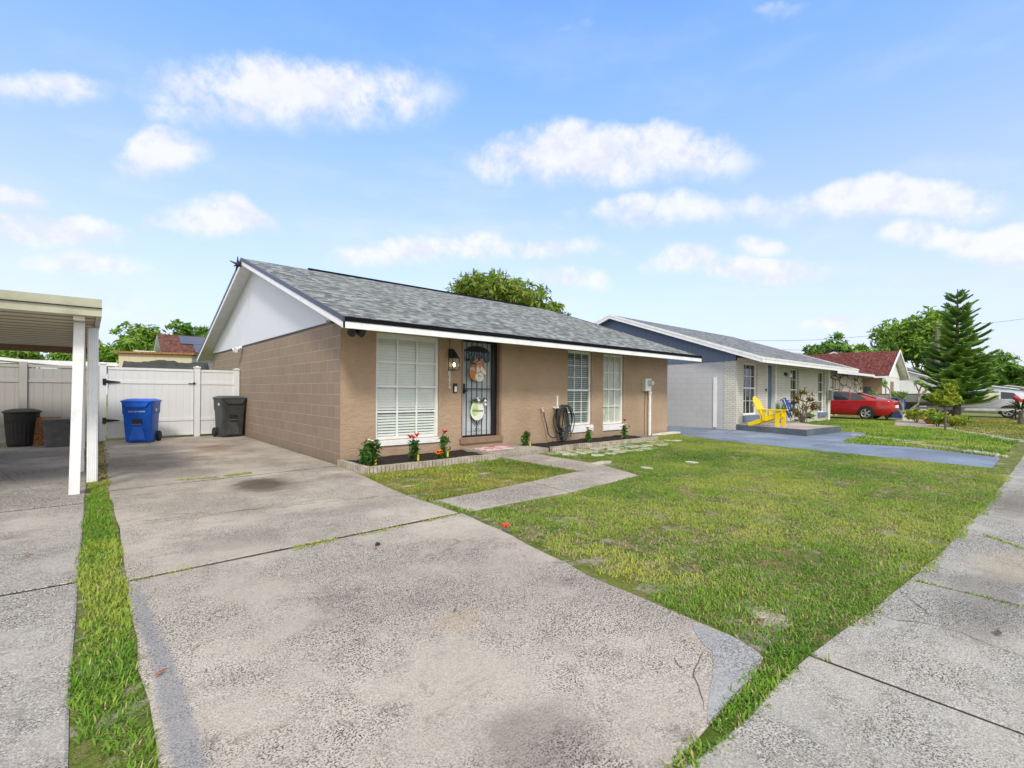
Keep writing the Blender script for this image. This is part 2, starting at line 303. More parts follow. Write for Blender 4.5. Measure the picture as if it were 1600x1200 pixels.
# ------------------------------------------------------------------ mesh builder
class MB:
    def __init__(s): s.v = []; s.f = []; s.mi = []; s.cur = 0
    def add(s, vs, fs):
        o = len(s.v); s.v += [tuple(v) for v in vs]; s.f += [tuple(i+o for i in f) for f in fs]; s.mi += [s.cur]*len(fs); return s
    def box(s, x0, x1, y0, y1, z0, z1):
        return s.add([(x0,y0,z0),(x1,y0,z0),(x1,y1,z0),(x0,y1,z0),(x0,y0,z1),(x1,y0,z1),(x1,y1,z1),(x0,y1,z1)],
            [(0,3,2,1),(4,5,6,7),(0,1,5,4),(1,2,6,5),(2,3,7,6),(3,0,4,7)])
    def obox(s, c, u, v, w, a, b, d):   # oriented box: centre, axes, half sizes
        c, u, v, w = Vector(c), Vector(u).normalized()*a, Vector(v).normalized()*b, Vector(w).normalized()*d
        P = [c+u*i+v*j+w*k for k in (-1,1) for j in (-1,1) for i in (-1,1)]
        return s.add(P, [(0,2,3,1),(4,5,7,6),(0,1,5,4),(1,3,7,5),(3,2,6,7),(2,0,4,6)])
    def beam(s, a, b, w, h, up=(0,0,1)):
        a, b = Vector(a), Vector(b); d = (b-a); l = d.length/2; d.normalize(); side = d.cross(Vector(up))
        if side.length < 1e-4: side = Vector((1,0,0))
        side.normalize(); return s.obox((a+b)/2, d, side, side.cross(d), l, w/2, h/2)
    def prism(s, poly, ext, axis='z'):  # poly in the plane, ext=(lo,hi) along axis
        n = len(poly)
        def P(p, e): return (p[0],p[1],e) if axis=='z' else ((e,p[0],p[1]) if axis=='x' else (p[0],e,p[1]))
        vs = [P(p, ext[0]) for p in poly]+[P(p, ext[1]) for p in poly]
        fs = [tuple(range(n))[::-1], tuple(range(n, 2*n))]+[(i,(i+1)%n,(i+1)%n+n,i+n) for i in range(n)]
        return s.add(vs, fs)
    def tube(s, pts, r, n=6, cap=True):
        pts = [Vector(p) for p in pts]; rs = r if isinstance(r, (list, tuple)) else [r]*len(pts)
        vs = []; prev = None
        for i, p in enumerate(pts):
            d = (pts[min(i+1,len(pts)-1)]-pts[max(i-1,0)]).normalized()
            a = prev if prev is not None else (Vector((0,0,1)) if abs(d.z) < .9 else Vector((1,0,0)))
            u = (a-d*a.dot(d))
            if u.length < 1e-5: u = d.orthogonal()
            u.normalize(); prev = u; w = d.cross(u)
            for k in range(n):
                t = 2*math.pi*k/n; vs.append(p+(u*math.cos(t)+w*math.sin(t))*rs[i])
        fs = [(i*n+k, i*n+(k+1)%n, (i+1)*n+(k+1)%n, (i+1)*n+k) for i in range(len(pts)-1) for k in range(n)]
        if cap: fs += [tuple(range(n))[::-1], tuple(range((len(pts)-1)*n, len(pts)*n))]
        return s.add(vs, fs)
    def lathe(s, prof, c=(0,0,0), n=20, axis='z', cap=True):
        vs = []
        for (r, h) in prof:
            for k in range(n):
                t = 2*math.pi*k/n; a, b = r*math.cos(t), r*math.sin(t)
                v = (a,b,h) if axis=='z' else ((h,a,b) if axis=='x' else (a,h,b)); vs.append(tuple(v[i]+c[i] for i in range(3)))
        fs = [(i*n+k, i*n+(k+1)%n, (i+1)*n+(k+1)%n, (i+1)*n+k) for i in range(len(prof)-1) for k in range(n)]
        if cap and prof[0][0] > 1e-5: fs.append(tuple(range(n))[::-1])
        if cap and prof[-1][0] > 1e-5: fs.append(tuple(range((len(prof)-1)*n, len(prof)*n)))
        return s.add(vs, fs)
    def loft(s, rings, cap=True):
        n = len(rings[0]); vs = [p for r in rings for p in r]
        fs = [(i*n+k, i*n+(k+1)%n, (i+1)*n+(k+1)%n, (i+1)*n+k) for i in range(len(rings)-1) for k in range(n)]
        if cap: fs += [tuple(range(n))[::-1], tuple(range((len(rings)-1)*n, len(rings)*n))]
        return s.add(vs, fs)
    def ball(s, c, r, n=10, m=6, sq=(1,1,1), jit=0):
        vs = []; 
        for i in range(m+1):
            ph = math.pi*i/m
            for k in range(n):
                th = 2*math.pi*k/n; q = 1+random.uniform(-jit, jit)
                vs.append((c[0]+r*sq[0]*q*math.sin(ph)*math.cos(th), c[1]+r*sq[1]*q*math.sin(ph)*math.sin(th), c[2]+r*sq[2]*q*math.cos(ph)))
        return s.add(vs, [(i*n+k,(i+1)*n+k,(i+1)*n+(k+1)%n,i*n+(k+1)%n) for i in range(m) for k in range(n)])
    def xf(s, M):
        s.v = [tuple(M @ Vector(v)) for v in s.v]; return s
    def build(s, name, mats, parent=None, smooth=False, org=None):
        me = bpy.data.meshes.new(name)
        o = Vector((0,0,0))
        if org is not None: o = Vector(org)
        elif parent is not None:
            p = parent
            while p.parent is not None: p = p.parent
            o = Vector(p.location)
        me.from_pydata([(v[0]-o.x, v[1]-o.y, v[2]-o.z) for v in s.v], [], s.f)
        for m in (mats if isinstance(mats, (list, tuple)) else [mats]): me.materials.append(MATS[m])
        if max(s.mi, default=0): me.polygons.foreach_set('material_index', s.mi)
        me.validate(); me.update()
        if smooth:
            me.shade_smooth()
            try: me.set_sharp_from_angle(angle=R(40))
            except Exception: pass
        ob = bpy.data.objects.new(name, me); COL.objects.link(ob)
        if parent is not None: ob.parent = parent
        elif org is not None: ob.location = o
        return ob
def rrect(w, d, r, z, cx=0, cy=0, n=4):
    out = []
    for (sx, sy, a0) in ((1,1,0),(-1,1,90),(-1,-1,180),(1,-1,270)):
        for k in range(n+1):
            a = R(a0+90*k/n); out.append((cx+sx*(w/2-r)+r*math.cos(a), cy+sy*(d/2-r)+r*math.sin(a), z))
    return out
def tag(o, label=None, cat=None, group=None, kind=None):
    if label: o['label'] = label
    if cat: o['category'] = cat
    if group: o['group'] = group
    if kind: o['kind'] = kind
    return o
def thing(name, label, cat, loc=(0,0,0), rz=0, group=None):
    o = bpy.data.objects.new(name, None); o.location = loc; o.rotation_euler = (0,0,rz); COL.objects.link(o)
    o.empty_display_size = .1; return tag(o, label, cat, group)
def P(name, mb, mat, parent, smooth=False): return mb.build(name, mat, parent, smooth)
def copy_tree(o, parent=None):
    c = o.copy(); COL.objects.link(c); c.parent = parent
    for ch in [x for x in o.children]: copy_tree(ch, c)
    return c
def struct(name, mb, mat): return tag(mb.build(name, mat), kind='structure')
def text_mb(txt, size, M, depth=.003):
    cu = bpy.data.curves.new('t', 'FONT'); cu.body = txt; cu.size = size; cu.extrude = depth; cu.align_x = 'CENTER'; cu.align_y = 'CENTER'
    ob = bpy.data.objects.new('t', cu); COL.objects.link(ob); dg = bpy.context.evaluated_depsgraph_get()
    me = bpy.data.meshes.new_from_object(ob.evaluated_get(dg)); mb = MB()
    mb.add([M @ v.co for v in me.vertices], [tuple(p.vertices) for p in me.polygons])
    bpy.data.objects.remove(ob); bpy.data.meshes.remove(me); return mb
# numpy value noise
_perm = rng.random((256, 256))
def vnoise(x, y, sc):
    x = x*sc+100; y = y*sc+100; xi = np.floor(x).astype(int); yi = np.floor(y).astype(int); fx = x-xi; fy = y-yi
    fx = fx*fx*(3-2*fx); fy = fy*fy*(3-2*fy); g = lambda a, b: _perm[a % 256, b % 256]
    return (g(xi,yi)*(1-fx)+g(xi+1,yi)*fx)*(1-fy)+(g(xi,yi+1)*(1-fx)+g(xi+1,yi+1)*fx)*fy
def fbm(x, y, sc): return .55*vnoise(x,y,sc)+.3*vnoise(x,y,sc*2.1)+.15*vnoise(x,y,sc*4.3)
def np_mesh(name, V, Fc, tint, mat, parent=None, org=None, fs=None):
    """V (n,3); Fc (m,k) same-size faces; tint per face"""
    if org is None and parent is not None:
        p = parent
        while p.parent is not None: p = p.parent
        org = tuple(p.location)
        V = V-np.array(org)
    elif org is not None: V = V-np.array(org)
    me = bpy.data.meshes.new(name); k = Fc.shape[1]
    me.vertices.add(len(V)); me.vertices.foreach_set('co', V.astype(np.float32).ravel())
    me.loops.add(Fc.size); me.loops.foreach_set('vertex_index', Fc.astype(np.int32).ravel())
    me.polygons.add(len(Fc)); me.polygons.foreach_set('loop_start', (np.arange(len(Fc))*k).astype(np.int32))
    me.update(calc_edges=True)
    a = me.attributes.new('tint', 'FLOAT', 'FACE'); a.data.foreach_set('value', tint.astype(np.float32))
    me.materials.append(MATS[mat]); me.update()
    ob = bpy.data.objects.new(name, me); COL.objects.link(ob)
    if parent is not None: ob.parent = parent
    elif org is not None: ob.location = org
    return ob
def inpoly(x, y, poly):
    c = np.zeros(len(x), bool); n = len(poly)
    for i in range(n):
        x1, y1 = poly[i]; x2, y2 = poly[(i+1) % n]
        if y1 == y2: continue
        c ^= ((y1 > y) != (y2 > y)) & (x < (x2-x1)*(y-y1)/(y2-y1)+x1)
    return c
def blades(name, polys, dens, hmin, hmax, width, mat, holes=(), bare=.0, lean=1.0, z0=-.006, label=None, jitter=.05, clump=5.0, spill=.04, flat=0):
    X = []; Y = []
    for poly in polys:
        a = np.array(poly); lo = a.min(0); hi = a.max(0); n = int((hi-lo).prod()*dens)
        x = rng.uniform(lo[0]-spill, hi[0]+spill, n); y = rng.uniform(lo[1]-spill, hi[1]+spill, n)
        wx = x+(fbm(x, y, 3.0)-.5)*jitter*3+rng.normal(0, jitter*.25, n); wy = y+(fbm(x+50, y, 3.0)-.5)*jitter*3+rng.normal(0, jitter*.25, n)
        cc = a.mean(0); dd = np.hypot(cc[0]-x, cc[1]-y)+1e-6; wx += (cc[0]-x)/dd*spill; wy += (cc[1]-y)/dd*spill
        m = inpoly(wx, wy, poly)
        for h in holes: m &= ~inpoly(x, y, h)
        X.append(x[m]); Y.append(y[m])
    x = np.concatenate(X); y = np.concatenate(Y)
    cl = fbm(x, y, clump); pt = fbm(x+31, y+17, 1.3)
    keep = rng.random(len(x)) < np.clip((cl-.34+(pt-.5)*.55)*7.0+.9-bare*2.2, .02, 1)
    x, y, cl, pt = x[keep], y[keep], cl[keep], pt[keep]; n = len(x)
    h = rng.uniform(hmin, hmax, n)*(.55+.9*cl); az = rng.uniform(0, 2*math.pi, n); tilt = np.clip(rng.uniform(.45, 1.45, n)*lean+flat, 0, 1.5)
    w = width*rng.uniform(.6, 1.2, n)
    dx, dy = np.cos(az), np.sin(az); sx, sy = -dy, dx
    hz1 = h*.5*np.cos(tilt*.6); hr1 = h*.5*np.sin(tilt*.6); hz2 = hz1+h*.5*np.cos(np.minimum(tilt*1.25, 1.7)); hr2 = hr1+h*.5*np.sin(np.minimum(tilt*1.25, 1.7))
    z = np.full(n, z0)
    V = np.stack([np.stack([x-sx*w/2, y-sy*w/2, z], 1), np.stack([x+sx*w/2, y+sy*w/2, z], 1),
        np.stack([x+dx*hr1+sx*w*.45, y+dy*hr1+sy*w*.45, z+hz1], 1), np.stack([x+dx*hr1-sx*w*.45, y+dy*hr1-sy*w*.45, z+hz1], 1),
        np.stack([x+dx*hr2+sx*w*.06, y+dy*hr2+sy*w*.06, z+np.maximum(hz2, .004)], 1), np.stack([x+dx*hr2-sx*w*.06, y+dy*hr2-sy*w*.06, z+np.maximum(hz2, .004)], 1)], 1).reshape(-1, 3)
    b = np.arange(n)*6
    Fc = np.stack([np.stack([b, b+1, b+2, b+3], 1), np.stack([b+3, b+2, b+4, b+5], 1)], 1).reshape(-1, 4)
    tint = np.clip(.12+.42*rng.random(n)+1.9*(fbm(x+7,y+3,.55)-.42)+.25*np.exp(-((x-5.2)/2.2)**2-((y-2.4)/.9)**2)+.45*(pt-.5)+.3*(cl-.45), 0, .85); dry = rng.random(n) < (.07+.18*np.clip(.5-cl, 0, 1)*2); tint[dry] = rng.uniform(.88, 1, dry.sum())
    ob = np_mesh(name, V, Fc, np.repeat(tint, 2), mat); return tag(ob, label, 'grass', kind='stuff')
def leaf_faces(C, size, outward=None, elong=1.6, droop=0.0, flat=0.0):
    n = len(C); q = rng.normal(size=(n, 3))
    if outward is not None: q = q*.8+outward*.9
    q[:, 2] += flat
    q /= np.linalg.norm(q, axis=1, keepdims=True)+1e-9
    a = rng.normal(size=(n, 3)); a[:, 2] -= droop
    a -= (a*q).sum(1, keepdims=True)*q; a /= np.linalg.norm(a, axis=1, keepdims=True)+1e-9
    b = np.cross(q, a); s = size*rng.uniform(.6, 1.25, (n, 1)); a = a*s*elong/1.3; b = b*s/1.3*.5
    V = np.stack([C-a, C-a*.15+b, C+a, C-a*.15-b], 1).reshape(-1, 3); i = np.arange(n)*4
    return V, np.stack([i, i+1, i+2, i+3], 1)
def crown_mesh(name, c, rad, n, size, mat, parent, lobes=14, per=1.0, droop=.3, low=-.35, lobe_r=.42, hollow=.35):
    c = np.array(c); rad = np.array(rad)
    L = []
    while len(L) < lobes:
        v = rng.normal(size=3); v /= np.linalg.norm(v); v *= rng.uniform(.25, .85)
        if v[2] > low: L.append(v)
    L = np.array(L); lr = rng.uniform(.6, 1.15, lobes)*lobe_r
    idx = rng.integers(0, lobes, n); d = rng.normal(size=(n, 3)); d /= np.linalg.norm(d, axis=1, keepdims=True)
    rr = (rng.random(n)**.45)[:, None]; pts = L[idx]+d*rr*lr[idx][:, None]
    # twig clusters
    nt = max(8, n//14); tw = pts[:nt]; pick = rng.integers(0, nt, n); pts = np.where(rng.random((n, 1)) < .75, tw[pick]+rng.normal(size=(n, 3))*.045, pts)
    out = d*.7+pts*.5; C = c+pts*rad
    V, Fc = leaf_faces(C, size, out, droop=droop, flat=.5)
    tint = np.clip(.28+.42*rng.random(n)+.22*pts[:, 2]+.15*rng.random(nt)[pick], 0, .85); k = rng.random(n) < .05; tint[k] = .95
    return np_mesh(name, V, Fc, tint, mat, parent)
def tree(name, label, base, height, crad, cz, n, size, leaf='leaves', barkm='bark', lobes=14, group=None, cat='tree', tr=.16, droop=.3, lobe_r=.42):
    r = thing(name, label, cat, base, 0, group); mb = MB(); bx, by, bz = base
    top = cz; pts = [(bx, by, bz-.05), (bx+.05*tr/.16, by, bz+(top-bz)*.4), (bx+.12*tr/.16, by+.08*tr/.16, bz+(top-bz)*.85)]
    mb.tube(pts, [tr*1.2, tr*.9, tr*.5], 8)
    for k in range(8):
        a = 2*math.pi*k/8+random.uniform(-.3, .3); q = random.uniform(.35, .8); s = Vector(pts[1]).lerp(Vector(pts[2]), random.random())
        e = (bx+math.cos(a)*crad[0]*q, by+math.sin(a)*crad[1]*q, cz+crad[2]*random.uniform(-.2, .6))
        m = Vector(s).lerp(Vector(e), .5)+Vector((0, 0, crad[2]*.06)); mb.tube([s, m, e], [tr*.5, tr*.3, tr*.08], 5)
    P('trunk', mb, barkm, r, True)
    crown_mesh('crown', (bx, by, cz), crad, n, size, leaf, r, lobes, droop=droop, lobe_r=lobe_r); return r
# ================================================================== SETTING
mb = MB(); mb.add([(-90,-60,-.010),(160,-60,-.010),(160,130,-.010),(-90,130,-.010)], [(0,1,2,3)]); struct('ground', mb, 'soil')
mb = MB(); mb.add([(-90,-9.5,-.10),(160,-9.5,-.10),(160,-3.3,-.10),(-90,-3.3,-.10)], [(0,1,2,3)])
mb.v = [(x, y, -.005) for x, y, z in mb.v]; struct('road', mb, 'asphalt')
mb = MB(); mb.add([(.22,.9,-.0065),(2.45,1.0,-.0065),(2.50,1.7,-.0065),(2.82,4.15,-.0065),(3.1,7.9,-.0065),(3.2,15.3,-.0065),(.3,15.3,-.0065),(.22,7.8,-.0065)],[tuple(range(8))]); mb.add([(-4.9,.9,-.0065),(-.06,.9,-.0065),(-.06,15.1,-.0065),(-4.9,15.1,-.0065)],[(0,1,2,3)]); mb.add([(-6,-.7,-.0065),(20,-.7,-.0065),(20,.42,-.0065),(8,.48,-.0065),(4.2,.6,-.0065),(2.6,.74,-.0065),(1,.80,-.0065),(-6,.8,-.0065)],[tuple(range(8))]); struct('paving_bed', mb, 'dark_bed')
mb = MB(); mb.box(-40, 60, -3.3, -3.15, -.034, .07); struct('kerb', mb, 'concrete_walk')
def slab(mb, poly, z1=.0, z0=-.033, gap=.006, jig=.0, bev=.008):
    # slightly inset prism with a worn bevelled rim
    c = (sum(p[0] for p in poly)/len(poly), sum(p[1] for p in poly)/len(poly))
    def ins(d): 
        out = []
        for p in poly:
            v = Vector((c[0]-p[0], c[1]-p[1])); l = v.length; v = v/l*d*1.4; out.append((p[0]+v.x, p[1]+v.y))
        return out
    a = ins(gap); b = ins(gap+bev); n = len(poly)
    mb.add([(p[0],p[1],z0) for p in a]+[(p[0],p[1],z1-bev*.6) for p in a]+[(p[0],p[1],z1) for p in b],
        [(i,(i+1)%n,(i+1)%n+n,i+n) for i in range(n)]+[(i+n,(i+1)%n+n,(i+1)%n+2*n,i+2*n) for i in range(n)]+[tuple(range(2*n,3*n))])
def rough_edge(a, b, n, amp, seed=0):
    out = []
    for i in range(n+1):
        t = i/n; x = a[0]+(b[0]-a[0])*t; y = a[1]+(b[1]-a[1])*t; l = math.hypot(b[0]-a[0], b[1]-a[1]); nx, ny = -(b[1]-a[1])/l, (b[0]-a[0])/l
        k = amp*(mnoise.noise(Vector((x*2.3+seed, y*2.3, seed)))+.5*mnoise.noise(Vector((x*7+seed, y*7, 3)))) if 0 < i < n else 0
        out.append((x+nx*k, y+ny*k))
    return out
def chain(*segs):
    out = []
    for s_ in segs: out += s_[:-1]
    return out
RE = rough_edge
# driveway in four pours, flaring at the footpath
dw = MB()
slab(dw, chain(RE((.28,15.35),(.20,7.82),8,.015), RE((.20,7.82),(3.2,8.02),6,.01), RE((3.2,8.02),(3.24,15.35),2,0), RE((3.24,15.35),(.28,15.35),2,0)), .0)
slab(dw, chain(RE((.20,7.80),(.21,6.05),4,.02), RE((.21,6.05),(.20,4.09),5,.02), RE((.20,4.09),(2.93,4.16),6,.01), RE((2.93,4.16),(2.93,5.2),3,.03), RE((2.93,5.2),(3.1,6.75),4,.03), RE((3.1,6.75),(3.2,7.99),3,.0), RE((3.2,7.99),(.20,7.80),6,.01)), .0)
slab(dw, chain(RE((.20,4.06),(.16,.86),10,.02), RE((.16,.86),(1.50,.86),4,.0), RE((1.50,.86),(2.2,.89),4,.01), RE((2.2,.89),(2.47,.93),2,.01), RE((2.47,.93),(2.56,1.15),2,.01), RE((2.56,1.15),(2.60,1.62),3,.01), RE((2.60,1.62),(2.64,2.18),3,.02), RE((2.64,2.18),(2.84,3.2),4,.03), RE((2.84,3.2),(2.95,4.12),4,.03), RE((2.95,4.12),(.20,4.06),6,.01)), .0)
driveway = struct('driveway', dw, 'concrete')
def crack(name, pts, w, par, z=.0035, amp=.02):
    mb = MB(); L = []
    for a, b in zip(pts[:-1], pts[1:]):
        n = max(2, int(math.hypot(b[0]-a[0], b[1]-a[1])/.05))
        L += [(a[0]+(b[0]-a[0])*i/n, a[1]+(b[1]-a[1])*i/n) for i in range(n)]
    L.append(pts[-1]); vs = []
    for i, (x, y) in enumerate(L):
        x += amp*mnoise.noise(Vector((x*9, y*9, 1.7))); y += amp*mnoise.noise(Vector((x*9, y*9, 5.1)))
        a, b = L[max(0, i-1)], L[min(len(L)-1, i+1)]; l = math.hypot(b[0]-a[0], b[1]-a[1]) or 1; nx, ny = -(b[1]-a[1])/l, (b[0]-a[0])/l
        k = w*(.35+.9*random.random())*(.2 if i in (0, len(L)-1) else 1)
        vs += [(x-nx*k/2, y-ny*k/2, z), (x+nx*k/2, y+ny*k/2, z)]
    mb.add(vs, [(2*i, 2*i+1, 2*i+3, 2*i+2) for i in range(len(L)-1)]); o = mb.build(name, 'crack', par); return o
for a, b in (((208,816),(590,776)), ((370,800),(430,790)), ((260,805),(330,800))): crack('crack', [gp(*a), gp(*b)], .008, driveway, amp=.05)
crack('crack', [gp(1102,1015), gp(1090,1035), gp(1084,1055), gp(1094,1085), gp(1100,1110)], .005, driveway)
crack('crack', [gp(1055,1028), gp(1065,1042), gp(1075,1050)], .005, driveway)
crack('crack', [gp(200,822), gp(330,806)], .007, driveway)
crack('crack', [gp(330,806), gp(420,790), gp(540,776)], .006, driveway, amp=.04)
crack('crack', [gp(540,768), gp(620,764)], .006, driveway, amp=.04)
crack('crack', [gp(690,848), gp(705,842), gp(718,846), gp(708,852), gp(692,854)], .006, driveway, amp=.01)
concrete('patch', (.36, .35, .345), speck=.3, dark=.45, pale=.1, tintc=(.42, .41, .40), agg=.35)
mb = MB(); p_ = chain(RE((1.80,.885),(2.2,.90),4,.008), RE((2.2,.90),(2.46,.945),3,.008), RE((2.46,.945),(2.545,1.15),4,.02), RE((2.545,1.15),(2.50,1.32),3,.02), RE((2.50,1.32),(2.32,1.12),5,.05,3), RE((2.32,1.12),(2.12,1.02),4,.04,5), RE((2.12,1.02),(1.80,.885),5,.04,7)); mb.prism(p_, (-.004, .0035)); P('patch', mb, 'patch', driveway)
crack('crack', [gp(168,767.5), gp(350,747.5), gp(531,728)], .034, driveway, .002, amp=.01)
crack('crack', [gp(199,909), gp(450,858), gp(713,803.5)], .014, driveway, .002, amp=.008)
# neighbour's drive and carport slab
nd = MB()
slab(nd, chain(RE((-5,15.2),(-5,7.25),2,0), RE((-5,7.25),(-.02,7.15),4,.01), RE((-.02,7.15),(.0,8.8),2,.01), RE((.0,8.8),(-.05,15.2),3,.01), RE((-.05,15.2),(-5,15.2),2,0)), .004)
slab(nd, chain(RE((-5,7.2),(-5,4.55),2,0), RE((-5,4.55),(-.03,4.28),4,.01), RE((-.03,4.28),(-.01,7.12),5,.012), RE((-.01,7.12),(-5,7.2),4,.01)), 0)
slab(nd, chain(RE((-5,4.52),(-5,.86),2,0), RE((-5,.86),(-.04,.86),2,0), RE((-.04,.86),(-.035,4.25),6,.012), RE((-.035,4.25),(-5,4.52),4,.01)), 0)
nbr = struct('neighbour_driveway', nd, 'concrete_old')
crack('crack', [gp(0,735), gp(20,752), gp(60,770)], .006, nbr, .007)
# footpath of square bays
sw = MB(); xs = [-6.2,-4.6,-3.0,-1.4,.1,1.1,2.66,4.27,6.10,7.7,9.3,10.9,12.5,14.1,15.7,17.3,18.9,20.5]
for i, (a, b) in enumerate(zip(xs[:-1], xs[1:])):
    yt = lambda x: float(np.interp(x, [-7,.5,1.5,2.69,3.48,4.26,4.78,6.19,8.05,11.3,14.4,21], [.85,.85,.85,.80,.755,.674,.644,.605,.537,.52,.48,.5]))
    slab(sw, chain(RE((a,-.75),(b,-.75),1,0), RE((b,-.75),(b,yt(b)),1,0), RE((b,yt(b)),(a,yt(a)),7,.018,i), RE((a,yt(a)),(a,-.75),1,0)), random.uniform(-.003,.002), gap=.008)
side = struct('sidewalk', sw, 'concrete_side')
crack('crack', [gp(1360,958), gp(1400,968), gp(1452,974), gp(1505,990), gp(1600,1030)], .005, side, .004, .03)
crack('crack', [gp(1410,925), gp(1435,945), gp(1456,965)], .005, side, .004, .03)
fp = MB(); fp.prism([gp(1612,693), gp(1540,682), gp(1475,672), gp(1435,668), gp(1398,666), gp(1400,655.5), gp(1455,655.5), gp(1478,662), gp(1540,669), gp(1612,677)][::-1], (-.03, -.004))
struct('far_footpath', fp, 'concrete_walk')
# front walk
wk = MB()
slab(wk, chain(RE((3.06,4.12),(4.60,4.10),5,.015), RE((4.60,4.10),(4.70,4.93),2,.0), RE((4.70,4.93),(3.06,4.78),4,.02), RE((3.06,4.78),(3.06,4.12),2,.01)), .004)
slab(wk, chain(RE((4.62,4.10),(5.3,4.16),3,.015), RE((5.3,4.16),(6.38,4.26),3,.015), RE((6.38,4.26),(6.75,5.14),3,.02), RE((6.75,5.14),(5.45,5.06),3,.005), RE((5.45,5.06),(4.72,4.94),2,.0), RE((4.72,4.94),(4.62,4.10),2,0)), .002)
slab(wk, chain(RE((5.92,5.11),(6.77,5.17),3,.0), RE((6.77,5.17),(6.85,6.45),3,.01), RE((6.85,6.45),(5.98,6.35),2,.0), RE((5.98,6.35),(5.92,5.11),2,.01)), .003)
slab(wk, chain(RE((5.99,6.38),(6.86,6.48),2,.0), RE((6.86,6.48),(6.92,7.08),2,.0), RE((6.92,7.08),(6.0,7.06),2,0), RE((6.0,7.06),(5.99,6.38),2,0)), .003)
struct('front_walk', wk, 'concrete_walk')
ps = MB(); slab(ps, [(5.86,7.14),(7.35,7.14),(7.35,8.12),(5.86,8.12)], .085, gap=.0, bev=.012); struct('door_patio', ps, 'concrete_walk')
# blue painted drive of the next house
bd = MB()
slab(bd, chain(RE((13.72,7.75),(13.25,7.35),2,.02), RE((13.25,7.35),(12.55,5.0),5,.05), RE((12.55,5.0),(11.86,.74),8,.05), RE((11.86,.74),(13.95,.76),3,.02), RE((13.95,.76),(14.9,2.2),3,.03), RE((14.9,2.2),(14.75,3.75),3,.05), RE((14.75,3.75),(19.2,4.15),5,.03), RE((19.2,4.15),(19.4,5.4),2,.0), RE((19.4,5.4),(16.82,5.3),2,0), RE((16.82,5.3),(16.82,13.5),2,.0), RE((16.82,13.5),(13.72,13.5),2,0), RE((13.72,13.5),(13.72,7.75),3,0)), .006)
blue = struct('blue_driveway', bd, 'concrete_blue')
crack('crack', [gp(1060,679), gp(1090,677), gp(1130,678), gp(1150,672)], .03, blue, .010, .02)
crack('crack', [gp(1270,697), gp(1300,692), gp(1345,684), gp(1358,683)], .03, blue, .010, .02)
cs = MB(); slab(cs, chain(RE((12.55,7.95),(13.0,7.80),2,.02), RE((13.0,7.80),(14.0,7.84),3,.03), RE((14.0,7.84),(13.95,8.08),1,0), RE((13.95,8.08),(12.55,8.08),2,0)), .05); tag(cs.build('concrete_curb', 'rock_white', org=(13.2,7.95,0)), 'low pale concrete lip at the right foot of the tan house beside the blue drive', 'curb')
# planting bed soil
mu = MB()
for (x0, x1, y0, y1) in ((3.24,5.80,7.02,8.125), (7.42,11.42,7.18,8.125)):
    nx, ny = 26, 10; vs = []; 
    for j in range(ny+1):
        for i in range(nx+1):
            x = x0+(x1-x0)*i/nx; y = y0+(y1-y0)*j/ny; vs.append((x, y, .045+.035*mnoise.noise(Vector((x*4, y*4, 0)))+.02*j/ny))
    mu.add(vs, [(j*(nx+1)+i, j*(nx+1)+i+1, (j+1)*(nx+1)+i+1, (j+1)*(nx+1)+i) for j in range(ny) for i in range(nx)])
tag(mu.build('mulch', 'mulch'), 'black mulch in the two planting beds', 'mulch', kind='stuff')
# ================================================================== ROOF / WALL HELPERS
def gable_roof(root, x0, x1, ylo, yr, yhi, ze, zr, shing, fas='white_paint', drip='drip_black', rake='drip_dark', fh=.165, t=.05, vent=None, soffit='white_paint'):
    rf = P('roof', MB().prism([(ylo,ze),(yr,zr),(yhi,ze),(yhi,ze-t),(yr,zr-t),(ylo,ze-t)][::-1], (x0+.02,x1-.02), 'x'), shing, root)
    s1 = (zr-ze)/(yr-ylo); s2 = (zr-ze)/(yhi-yr)
    so = MB(); so.prism([(ylo+.03,ze-t-.012+s1*.03),(yr,zr-t-.012),(yhi-.03,ze-t-.012+s2*.03),(yhi-.03,ze-t-.032+s2*.03),(yr,zr-t-.032),(ylo+.03,ze-t-.032+s1*.03)][::-1], (x0+.03,x1-.03), 'x'); P('soffit', so, soffit, rf)
    fa = MB(); fa.box(x0+.0, x1-.0, ylo-.022, ylo+.028, ze-fh, ze-.062); fa.box(x0, x1, yhi-.028, yhi+.022, ze-fh, ze-.062); 
    for (xa, xb) in ((x0-.003, x0+.032), (x1-.032, x1+.003)):
        fa.prism([(ylo-.022,ze-fh),(ylo-.022,ze-.062),(yr,zr-.062),(yr,zr-fh)], (xa, xb), 'x'); fa.prism([(yr,zr-fh),(yr,zr-.062),(yhi+.022,ze-.062),(yhi+.022,ze-fh)], (xa, xb), 'x')
    P('fascia', fa, fas, rf)
    d = MB(); d.box(x0-.012, x1+.012, ylo-.034, ylo+.004, ze-.062, ze+.012); P('drip_edge', d, drip, rf)
    d = MB(); d.box(x0-.012, x1+.012, yhi-.004, yhi+.034, ze-.062, ze+.012); P('drip_edge', d, drip, rf)
    for (xa, xb) in ((x0-.014, x0+.02), (x1-.02, x1+.014)):
        d = MB(); d.prism([(ylo-.036,ze-.066),(ylo-.036,ze+.014),(yr,zr+.014),(yr,zr-.066)], (xa, xb), 'x'); d.prism([(yr,zr-.066),(yr,zr+.014),(yhi+.036,ze+.014),(yhi+.036,ze-.066)], (xa, xb), 'x'); P('rake_edge', d, rake, rf)
    if vent: P('ridge_vent', MB().prism([(yr-.11,zr-.03),(yr-.10,zr+.02),(yr,zr+.045),(yr+.10,zr+.02),(yr+.11,zr-.03)], vent, 'x'), 'drip_black', rf)
    return rf
